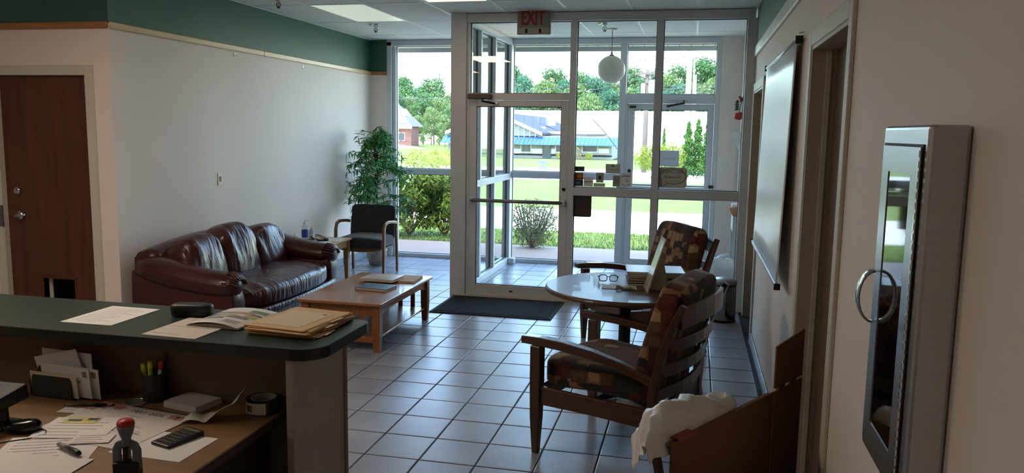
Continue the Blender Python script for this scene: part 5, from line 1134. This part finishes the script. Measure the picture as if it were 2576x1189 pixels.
# grass tufts along the strip nearest the walk
rn = random.Random(21); gb = MB(); gp = []
for k in range(9000):
    x = rn.uniform(-7, 2.2); y = rn.uniform(12.08, 14.45); z = gz(x, y); hh = rn.uniform(.03, .075); a = rn.uniform(0, 6.28); w = .008
    gb._add([(x-w*math.cos(a), y-w*math.sin(a), z), (x+w*math.cos(a), y+w*math.sin(a), z), (x+rn.uniform(-.03, .03), y+rn.uniform(-.03, .03), z+hh)], [(0, 1, 2)])
o = gb.build('grass_tufts', mat('grass_blades', '5c762c', .8, c2='7f9448', scale=2), None, recalc=False); tag(o, 'short grass tufts on the strip beyond the walk', 'grass', kind='stuff')
def leafmat(name, a, b, tr=.35):
    if name in MATS: return MATS[name]
    mt = bpy.data.materials.new(name); mt.use_nodes = True; n = mt.node_tree.nodes; l = mt.node_tree.links; n.clear()
    o = n.new('ShaderNodeOutputMaterial'); mx = n.new('ShaderNodeMixShader'); d = n.new('ShaderNodeBsdfDiffuse'); t = n.new('ShaderNodeBsdfTranslucent'); mx.inputs[0].default_value = tr
    tc = n.new('ShaderNodeTexCoord'); nz = n.new('ShaderNodeTexNoise'); nz.inputs['Scale'].default_value = 1.1; nz.inputs['Detail'].default_value = 4; rp = n.new('ShaderNodeValToRGB')
    rp.color_ramp.elements[0].color = (*lin(a), 1); rp.color_ramp.elements[0].position = .32; rp.color_ramp.elements[1].color = (*lin(b), 1); rp.color_ramp.elements[1].position = .68
    l.new(tc.outputs['Object'], nz.inputs[0]); l.new(nz.outputs[0], rp.inputs[0]); l.new(rp.outputs[0], d.inputs[0]); l.new(rp.outputs[0], t.inputs[0])
    l.new(d.outputs[0], mx.inputs[1]); l.new(t.outputs[0], mx.inputs[2]); l.new(mx.outputs[0], o.inputs[0]); MATS[name] = mt; return mt
def cards(mb, c, r, n, s, rnd, shell=.45, asp=1.0, up=0.0):
    for _ in range(n):
        d = Vector((rnd.gauss(0, 1), rnd.gauss(0, 1), rnd.gauss(0, 1))).normalized(); q = rnd.uniform(shell, 1)**.6
        p = Vector(c)+Vector((d.x*r[0]*q, d.y*r[1]*q, d.z*r[2]*q))
        nn = (d+Vector((rnd.gauss(0, .6), rnd.gauss(0, .6), rnd.gauss(0, .6)+up))).normalized(); t = nn.orthogonal().normalized(); t.rotate(Matrix.Rotation(rnd.uniform(0, 6.28), 3, nn)); b = nn.cross(t)
        ss = s*rnd.uniform(.6, 1.3); mb._add([p-t*ss*asp, p+b*ss*.45, p+t*ss*asp, p-b*ss*.45], [(0, 1, 2, 3)])
# ------------------------------------------------------------------ trees beyond the buildings
TL = [leafmat('tree_leaf_a', '4a6a42', '6a8a5c'), leafmat('tree_leaf_b', '5f7848', '8a9a66'), leafmat('tree_leaf_c', '426650', '66906f')]
TRK = mat('tree_bark', '6b5d4c', .9)
protos = []
for k in range(4):
    rnd = random.Random(50+k); cr = MB(); tr_ = MB()
    H_ = 1.0; n = 34
    for i in range(n):
        zc = rnd.uniform(.22, .95); w = .30*math.sin(min(1, (1.05-zc)*1.5)*math.pi/2)*rnd.uniform(.5, 1.05); a = rnd.uniform(0, 6.28)
        cards(cr, (math.cos(a)*w, math.sin(a)*w, zc), (.115, .115, .09), 120, .022, rnd, .2)
    tr_.tube([(0, 0, 0), (.01, 0, .3), (0, .01, .6), (.0, 0, .9)], [.018, .014, .009, .003], 6)
    for i in range(8): a = rnd.uniform(0, 6.28); z = rnd.uniform(.25, .7); tr_.tube([(0, 0, z), (math.cos(a)*.12, math.sin(a)*.12, z+.1), (math.cos(a)*.2, math.sin(a)*.2, z+.18)], [.006, .004, .002], 5)
    protos.append((cr, tr_.mesh('trunk', TRK)))
cmesh = {}
def tree(label, px, pytop, Y, wd=1.0, kind=0, pr=0):
    top = atY(px, pytop, Y); zb = gz(top.x, Y)-.5; hh = top.z-zb
    t = thing('tree', label, 'tree', (top.x, Y, zb), 0, 'trees beyond the buildings')
    if (pr, kind) not in cmesh: cmesh[(pr, kind)] = protos[pr][0].mesh('foliage', TL[kind])
    for nm, me in (('foliage', cmesh[(pr, kind)]), ('trunk', protos[pr][1])):
        o = bpy.data.objects.new(nm, me); col.objects.link(o); o.parent = t; o.scale = (hh*wd, hh*wd, hh); o.rotation_euler = (0, 0, px*.7)
        if nm == 'foliage': o['kind'] = 'stuff'
TR = [(1008, 195, 150, 1.0, 0), (1048, 205, 165, .9, 2), (1092, 182, 150, .8, 0), (1130, 232, 160, 1, 1), (1085, 268, 118, .9, 1), (1120, 290, 112, .8, 1), (1205, 190, 180, .9, 0), (1240, 178, 185, .8, 2), (1292, 162, 190, .85, 0), (1318, 188, 180, .7, 2), (1352, 212, 190, .9, 1), (1392, 168, 185, .75, 0),
      (1425, 200, 180, .8, 2), (1462, 178, 185, .8, 0), (1500, 192, 178, .9, 2), (1530, 205, 190, .9, 0), (1595, 172, 180, .8, 0), (1650, 160, 185, .7, 2), (1680, 185, 175, .8, 1), (1715, 160, 190, .8, 0), (1770, 145, 180, .85, 0), (1800, 165, 185, .8, 2), (1560, 190, 186, .8, 1), (1835, 180, 180, .9, 0), (1166, 195, 170, .9, 2), (980, 205, 160, .9, 1), (1375, 205, 170, 1.0, 1), (1740, 200, 168, 1.0, 1), (1270, 215, 168, 1.0, 2), (1480, 225, 165, 1.1, 1), (1620, 215, 166, 1.1, 0)]
TR += [(990, 230, 125, 1.0, 0), (1030, 240, 130, 1.0, 1), (1065, 235, 128, 1.0, 0), (1105, 245, 126, 1.0, 1), (1135, 262, 120, .9, 0), (1052, 290, 112, .8, 1), (1330, 225, 172, 1.2, 0), (1410, 222, 172, 1.2, 0), (1440, 215, 174, 1.2, 1), (1545, 225, 170, 1.2, 2), (1700, 215, 170, 1.2, 2), (1590, 222, 168, 1.2, 1), (1790, 200, 170, 1.2, 1), (1220, 225, 172, 1.2, 1)]
TLAB = []
def where_(px): return 'left front window' if px < 1150 else 'vestibule side glass' if px < 1276 else 'inner door transom' if px < 1440 else 'middle bay by the globe lamp' if px < 1570 else 'outer door transom'
ORD = ['leftmost', 'second', 'third', 'fourth', 'fifth', 'sixth', 'seventh', 'eighth', 'ninth', 'tenth', 'eleventh', 'twelfth', 'thirteenth', 'fourteenth', 'fifteenth', 'sixteenth']; cnt = {}
for k, (px, py, Y, wd, kind) in enumerate(sorted(TR)):
    w_ = where_(px); cnt[w_] = cnt.get(w_, -1)+1; c_ = cnt[w_]
    tree('%s %s tree, %s%s through the %s' % ('tall' if py < 190 else 'low' if py > 225 else 'medium', ('green', 'yellow green', 'blue green')[kind], ORD[c_], '' if c_ == 0 else ' from the left', w_), px, py, Y, wd, kind, k % 4)
# ------------------------------------------------------------------ low office building with blue awning
BY = 100.0
def bp(x, y, Y=BY): return atY(x, y, Y)
SID = mat('pale_grey_siding', '858783', .8, var=.04, scale=.4); SHG = mat('grey_shingles', '3d4048', .9, var=.1, scale=1.5); BLU = mat('blue_awning_metal', '436690', .45, .2); BLD = mat('blue_awning_dark', '355374', .45, .2)
BRI = mat('brown_stacked_brick', '64463a', .9, var=.15, scale=3, stretch=(1, 1, 8)); WIN = mat('dark_window', '2b343b', .2); WFR = mat('white_trim_far', 'c9c9c4', .7)
x0, x1 = bp(1128, 398).x, bp(1538, 398).x; g0 = gz(x0, BY)-.6; aw0, aw1 = bp(1340, 361).z, bp(1340, 344).z
ob = thing('office_building', 'low pale office building with a blue metal awning across the road', 'building', ((x0+x1)/2, BY, g0))
MB().box(x0, x1, BY, BY+30, g0, aw1+.1).build('wall', SID, ob)
bz1 = bp(1340, 389).z
for k in range(4):
    z = g0+.55+k*(bz1-g0-.55)/4; MB().box(x0-.05, x1+.05, BY-.18, BY, z, z+(bz1-g0-.55)/4-.05).build('brick_course', BRI, ob)
pr = [(BY-1.9, aw0), (BY, aw1), (BY, aw1-.12), (BY-1.9, aw0-.12)]
aw = MB().loft([[Vector((x, y, z)) for y, z in pr] for x in (x0-.5, x1+.9)]).build('awning', BLU, ob)
nrib = 44
for k in range(nrib):
    x = x0-.4+(x1-x0+1.2)*k/nrib; MB().bar([(x, BY-1.9, aw0+.03), (x, BY, aw1+.03)], .06, .06).build('awning_rib', BLU, aw)
# gable with roof
ga, gr_, gl_ = bp(1254, 284), bp(1366, 336), bp(1124, 330); ez = min(gr_.z, gl_.z); gd = 34
MB().loft([[Vector((gl_.x+.6, BY+dy, aw1)), Vector((gr_.x-.6, BY+dy, aw1)), Vector((gr_.x-.6, BY+dy, ez)), Vector((ga.x, BY+dy, ga.z-.25)), Vector((gl_.x+.6, BY+dy, ez))] for dy in (0, gd)]).build('gable_wall', SID, ob)
for a_, e_ in (('right_roof', gr_), ('left_roof', gl_)):
    MB().hexa([(e_.x, BY-.6, ez-.1), (ga.x, BY-.6, ga.z-.1), (ga.x, BY+gd, ga.z-.1), (e_.x, BY+gd, ez-.1)], [(e_.x, BY-.6, ez+.12), (ga.x, BY-.6, ga.z+.12), (ga.x, BY+gd, ga.z+.12), (e_.x, BY+gd, ez+.12)]).build('roof_slope', SHG, ob)
    MB().hexa([(e_.x, BY-.75, ez-.28), (ga.x, BY-.75, ga.z-.28), (ga.x, BY-.6, ga.z-.28), (e_.x, BY-.6, ez-.28)], [(e_.x, BY-.75, ez+.14), (ga.x, BY-.75, ga.z+.14), (ga.x, BY-.6, ga.z+.14), (e_.x, BY-.6, ez+.14)]).build('bargeboard', WFR, ob)
MB().box(gr_.x-3, x1-4, BY+6, BY+30, aw1, gr_.z).build('rear_block', SID, ob); MB().box(gr_.x-3, x1-3.5, BY+5.6, BY+30, gr_.z, gr_.z+.3).build('flat_roof_edge', WFR, ob)
for k in range(16):
    x = gl_.x+1+k*(gr_.x-gl_.x-2)/15; MB().box(x-.05, x+.05, BY-.04, BY, aw1, ga.z-.4-abs(x-ga.x)*(ga.z-ez)/(gr_.x-ga.x if x > ga.x else ga.x-gl_.x)).build('siding_batten', WFR, ob)
for (a_, b_) in ((1276, 1291), (1310, 1337), (1397, 1412), (1464, 1504), (1180, 1200), (1140, 1165)):
    p, q = bp(a_, 361), bp(b_, 384); w = MB().box(p.x, q.x, BY-.08, BY, q.z, p.z).build('window', WFR, ob); MB().box(p.x+.12, q.x-.12, BY-.12, BY-.08, q.z+.12, p.z).build('pane', WIN, w)
for (a_, b_) in ((1292, 1309), (1338, 1364), (1386, 1396), (1506, 1532)):
    p, q = bp(a_, 361), bp(b_, 384); MB().box(p.x, q.x, BY-.06, BY, q.z-.1, q.z+.5).build('sill_panel', WFR, ob)
p, q = bp(1366, 359), bp(1386, 398); dd_ = MB().box(p.x, q.x, BY-.2, BY, q.z, p.z).build('door', mat('far_door_frame', '3f4c55', .6), ob); MB().box(p.x+.15, q.x-.15, BY-.24, BY-.2, q.z+.25, p.z-.15).build('pane', WIN, dd_)
cp_ = bp(1385, 316, BY+14); ct_ = bp(1385, 281, BY+14)
MB().lathe([(1.05*.7, 0), (1.05*.7, (ct_.z-cp_.z)*.8), (1.2*.7, (ct_.z-cp_.z)*.82), (1.2*.7, ct_.z-cp_.z), (0, ct_.z-cp_.z)], (cp_.x, BY+14, cp_.z), 16).build('flue', mat('galvanised_flue', 'aeb6bd', .4, .7), ob)
p = bp(1362, 322, BY+8); MB().box(p.x-.5, p.x+.5, BY+7.6, BY+8.4, p.z-.8, p.z+.2).build('roof_vent', WFR, ob)
p = bp(1353, 300, BY+12); MB().tube([(p.x, BY+12, p.z-2.2), (p.x, BY+12, p.z+1.2)], .08, 6).build('mast', mat('mast_grey', '77777a', .5), ob)
# big white warehouse behind
wy = 150; a_, b_ = atY(1190, 277, wy), atY(1900, 288, wy); WHM = mat('white_metal_siding', 'dcdad6', .7)
wh = thing('warehouse', 'long white warehouse wall behind the low office building', 'building', ((a_.x+b_.x)/2, wy, gz(0, wy)-1))
MB().box(a_.x, b_.x+8, wy, wy+10, gz(0, wy)-1, a_.z-.3).build('wall', WHM, wh); MB().box(a_.x-.2, b_.x+8.2, wy-.25, wy+10, a_.z-.3, a_.z+.1).build('eave_trim', mat('warehouse_trim', 'c8c8c4', .6), wh)
for k in range(0, 40): x = a_.x+k*(b_.x+8-a_.x)/40; MB().box(x-.06, x+.06, wy-.06, wy, gz(0, wy)-1, a_.z-.3).build('siding_rib', WHM, wh)
# brick house on the left
hy = 100; HB = mat('house_brick', '7b5448', .9, var=.2, scale=2.5)
hx0, hx1 = atY(930, 365, hy).x, atY(1036, 365, hy).x; he = atY(1030, 318, hy).z; hg = gz(hx1, hy)-.4; ha = atY(985, 250, hy).z
hs = thing('brick_house', 'brick house with a grey hipped roof seen through the left window', 'house', ((hx0+hx1)/2, hy, hg))
MB().box(hx0, hx1-.1, hy, hy+3, hg, he).build('wall', HB, hs)
MB().hexa([(hx0-.8, hy-.8, he), (hx1+.3, hy-.8, he), (hx1+.3, hy+4, he), (hx0-.8, hy+4, he)], [(hx0+1.6, hy+1.5, ha), (hx1-3.2, hy+1.5, ha), (hx1-3.2, hy+2, ha), (hx0+1.6, hy+2, ha)]).build('roof', mat('house_roof', '626068', .9, var=.08, scale=1), hs)
MB().box(hx0-.8, hx1+.3, hy-.85, hy-.75, he-.3, he+.02).build('fascia', WFR, hs)
for (q, w_) in ((1006, 8), (1014, 9)):
    p = atY(q, 333, hy); e = MB().box(p.x-.3, p.x+.3, hy-.1, hy, p.z-1.1, p.z).build('window', WFR, hs); MB().box(p.x-.22, p.x+.22, hy-.14, hy-.1, p.z-1.0, p.z-.1).build('pane', WIN, e)
p = atY(1006, 290, hy); MB().loft([[Vector((p.x-1.6, hy+dy, p.z-1.0)), Vector((p.x+1.3, hy+dy, p.z-1.0)), Vector((p.x-.2, hy+dy, p.z+.9))] for dy in (-.6, 3)]).build('dormer', mat('house_gable', 'c9c2bd', .8), hs)
# ------------------------------------------------------------------ poles and wires
PO = mat('weathered_pole', '665a51', .9, var=.15, scale=3, stretch=(6, 6, .5)); POB = mat('mottled_pole', '8d8278', .9, var=.25, scale=1.2)
py_ = 52.0
def pole(label, xt, yt, r, m, Y=py_):
    t_ = atY(xt, yt, Y); p = thing('utility_pole', label, 'pole', (t_.x, Y, gz(t_.x, Y)-.2), 0, 'utility poles along the road')
    MB().tube([(t_.x, Y, gz(t_.x, Y)-.2), (t_.x, Y, (t_.z+gz(t_.x, Y))/2), t_], [r*1.2, r*1.05, r*.85], 10).build('shaft', m, p, smooth=True); return p, t_
p1_, t1 = pole('utility pole with crossarm and transformer behind the outer door transom', 1629, 174, .15, PO)
MB().box(t1.x-.75, t1.x+.55, py_-.24, py_-.14, t1.z-.35, t1.z-.22).build('crossarm', PO, p1_)
for dx in (-.7, -.45, .45): MB().lathe([(.05, 0), (.07, .06), (.04, .13), (0, .15)], (t1.x+dx, py_-.19, t1.z-.22), 8).build('insulator', mat('insulator_brown', '5b5048', .4), p1_)
for s in (-1, 1): MB().bar([(t1.x+s*.5, py_-.2, t1.z-.32), (t1.x, py_-.16, t1.z-.9)], .05, .04).build('brace', PO, p1_)
MB().lathe([(0, -1.5), (.26, -1.5), (.28, -1.4), (.28, -.75), (.2, -.68), (0, -.66)], (t1.x+.36, py_-.1, t1.z), 16).build('transformer', mat('transformer_grey', '8d9498', .5), p1_)
MB().lathe([(0, -1.5), (.13, -1.5), (.13, -.9), (0, -.88)], (t1.x-.22, py_-.25, t1.z), 12).build('cutout', WHT, p1_)
p2_, t2 = pole('tall mottled utility pole right of the transformer pole', 1737, 108, .19, POB)
MB().tube([(t2.x+.3, py_-.1, gz(t2.x, py_)), (t2.x+.3, py_-.1, t2.z-.5)], .05, 8).build('riser_pipe', mat('riser_white', 'b7b4ae', .6), p2_)
p3_, t3 = pole('thin grey pole just right of the mottled pole', 1751, 188, .06, mat('thin_pole', 'a9a59e', .7), 50.0)
WIR = mat('black_wire', '30343a', .6)
def wire(label, a, b, sag, Y0=py_, Y1=py_, r=.022):
    A_, B_ = atY(*a, Y0), atY(*b, Y1); w = thing('overhead_wire', label, 'wire', A_, 0, 'overhead wires')
    MB().tube([A_.lerp(B_, i/14)-Vector((0, 0, sag*4*(i/14)*(1-i/14))) for i in range(15)], r, 5).build('conductor', WIR, w)
wire('top overhead wire crossing from the left window to the mottled pole', (960, 168), (1737, 142), .3)
wire('overhead wire crossing right of the mottled pole near the top', (1737, 142), (1900, 152), .2)
wire('pale lower wire crossing the left window over the trees', (960, 248), (1600, 186), .5)
wire('second wire below the globe lamp toward the crossarm pole', (1400, 235), (1640, 186), .25)
for k, (ya_, yb2) in enumerate(((208, 205), (214, 213), (222, 219), (232, 221))):
    wire(['highest', 'second', 'third', 'lowest'][k]+' of the four cables between the two poles', (1600, ya_+8), (1880, yb2), .12)
wire('service wire dropping to the awning roof of the office', (1500, 330), (1600, 295), .4, 96, py_)
wire('service drop by the blue awning end', (1490, 300), (1553, 375), -.2, 95, 97, .05)
# ------------------------------------------------------------------ shrubs
JG = leafmat('juniper_leaf', '4a6328', '84964a', .3); JB = leafmat('juniper_shade', '6a5a44', '7d7a4a', .2); STM = mat('shrub_stem', '6b5646', .9)
def shrub(label, loc, parts, m, stems=0, sh=1.0, name='shrub', group='shrubs outside', spread=.5):
    s = thing(name, label, 'shrub', loc, 0, group); rnd = random.Random(int(abs(loc[0]*91+loc[1]*37))); f = MB()
    for (c, r, n, sz, asp, up) in parts: cards(f, Vector(loc)+Vector(c), r, n, sz, rnd, .35, asp, up)
    tag(f.build('foliage', m, s, recalc=False), None, None, kind='stuff')
    if stems:
        b = MB()
        for k in range(stems):
            a = rnd.uniform(0, 6.28); q = spread*rnd.uniform(.4, 1); b.tube([Vector(loc), Vector(loc)+Vector((math.cos(a)*q*.5, math.sin(a)*q*.4, sh*.4)), Vector(loc)+Vector((math.cos(a)*q, math.sin(a)*q*.8, sh*rnd.uniform(.7, 1)))], [.014, .009, .004], 5)
        b.build('stems', STM, s)
    return s
g = gz(-4, 12.6)
def jun(label, px, py, Y, w, hh, seed):
    p = atY(px, py, Y); loc = (p.x, Y, gz(p.x, Y)); rnd = random.Random(seed); parts = []
    for k in range(26):
        a = rnd.uniform(0, 6.28); q = rnd.uniform(0, 1)**.5; parts.append(((math.cos(a)*q*w, math.sin(a)*q*.45, hh*rnd.uniform(.38, .93)), (.18, .17, .16), 230, .034, 1.5, .3))
    for k in range(8): a = rnd.uniform(0, 6.28); parts.append(((math.cos(a)*w*.6, math.sin(a)*.3, hh*.25), (.24, .2, .17), 110, .028, 1.6, .1))
    shrub(label, loc, parts, JG, 26, hh*.8, 'juniper', spread=w*1.05)
jun('feathery juniper filling the lower left front window', 1030, 600, 12.75, .55, 1.16, 4); jun('second feathery juniper beside the window post', 1118, 600, 12.85, .50, 1.14, 8); jun('juniper half hidden behind the guest chair', 948, 600, 12.7, .5, 1.05, 9)
YG = leafmat('spring_yellow_leaf', '7a8434', 'a3a65c', .4)
for k, (px, py, lab) in enumerate(((1050, 412, 'yellow green shrub left of the house lot'), (1098, 405, 'yellow green shrub beyond the juniper tops'), (1128, 398, 'bright yellow shrub by the window post'))):
    p = gpx(px, py+30); shrub(lab, tuple(p), [((0, 0, .7), (.8, .5, .6), 500, .07, 1.2, .2)], YG, 5, .8)
p = atZ(1338, 627, gz(0, 12.3)); BT = leafmat('twiggy_leaf', '6a7548', '8d9468', .3)
shrub('sparse twiggy bush in front of the vestibule window', (p.x, p.y, gz(p.x, p.y)), [((0, 0, .40), (.42, .3, .38), 1500, .022, 1.5, .2), ((0, 0, .2), (.3, .25, .2), 500, .02, 1.5, .2)], BT, 40, .72, 'twiggy_bush', spread=.42)
AR = leafmat('arborvitae_leaf', '3b5f2a', '5f8244', .3); YEW = leafmat('golden_yew_leaf', '6a7528', '95a044', .3); BRN = leafmat('brown_twigs', '7d6a52', '9a8a6a', .1)
def arb(label, px, ptop, pbot, w, lean=0):
    p = gpx(px, pbot); t_ = atY(px, ptop, p.y); hh = t_.z-p.z; parts = []
    for i in range(14): f_ = i/13; r = w*(1.05-f_)**.7*.6; parts.append(((math.sin(i*2.4)*r*.3, math.cos(i*2.4)*r*.3, hh*(.1+.84*f_)), (r, r, hh*.075), 110, .09, 1.1, .4))
    return shrub(label, tuple(p), parts, AR, 3, hh*.5, 'arborvitae', 'arborvitae cluster by the road')
arb('leftmost pointed arborvitae of the right hand cluster', 1728, 308, 448, .75); arb('tallest pointed arborvitae of the right hand cluster', 1752, 299, 448, .8); arb('rightmost pointed arborvitae of the right hand cluster', 1776, 303, 450, .75); arb('small far arborvitae above the golden yew', 1668, 323, 412, .5)
for (px, pb, rx, hh, lab) in ((1640, 450, 1.05, 1.75, 'rounded golden yew behind the outer door'), (1685, 448, .85, 1.85, 'second rounded golden yew beside the arborvitae')):
    p = gpx(px, pb); shrub(lab, tuple(p), [((0, 0, hh*.62), (rx, .8, hh*.42), 1500, .07, 1.1, .3)], YEW, 12, hh*.6, 'golden_yew', spread=.7)
for (px, pb, r, lab, m_) in ((1481, 401, .55, 'round bright yellow shrub before the office window', YG), (1408, 399, .5, 'small yellow shrub right of the office door', YG), (1452, 398, .9, 'brownish upright shrub at the office corner', BRN)):
    p = bp(px, pb-1, BY-2.5); hh = r*1.6; shrub(lab, (p.x, BY-2.5, gz(p.x, BY-2.5)), [((0, 0, hh*.5), (r, r, hh*.6), 260, .1, 1, .2)], m_)
p = gpx(1365, 424); ub = thing('utility_cabinet', 'pale green utility cabinet on the far lawn', 'cabinet', tuple(p)); UBM = mat('utility_green', '6d8a7e', .6)
s_ = p.y/F; MB().box(p.x-7.5*s_, p.x+7.5*s_, p.y-.35, p.y+.35, p.z, p.z+18*s_).build('housing', UBM, ub, bevel=.03); MB().box(p.x-8.2*s_, p.x+8.2*s_, p.y-.42, p.y+.42, p.z+18*s_, p.z+21*s_).build('lid', UBM, ub, bevel=.02); MB().box(p.x, p.x+2.5*s_, p.y-.37, p.y-.35, p.z+7*s_, p.z+9*s_).build('handle', BLACKM, ub)
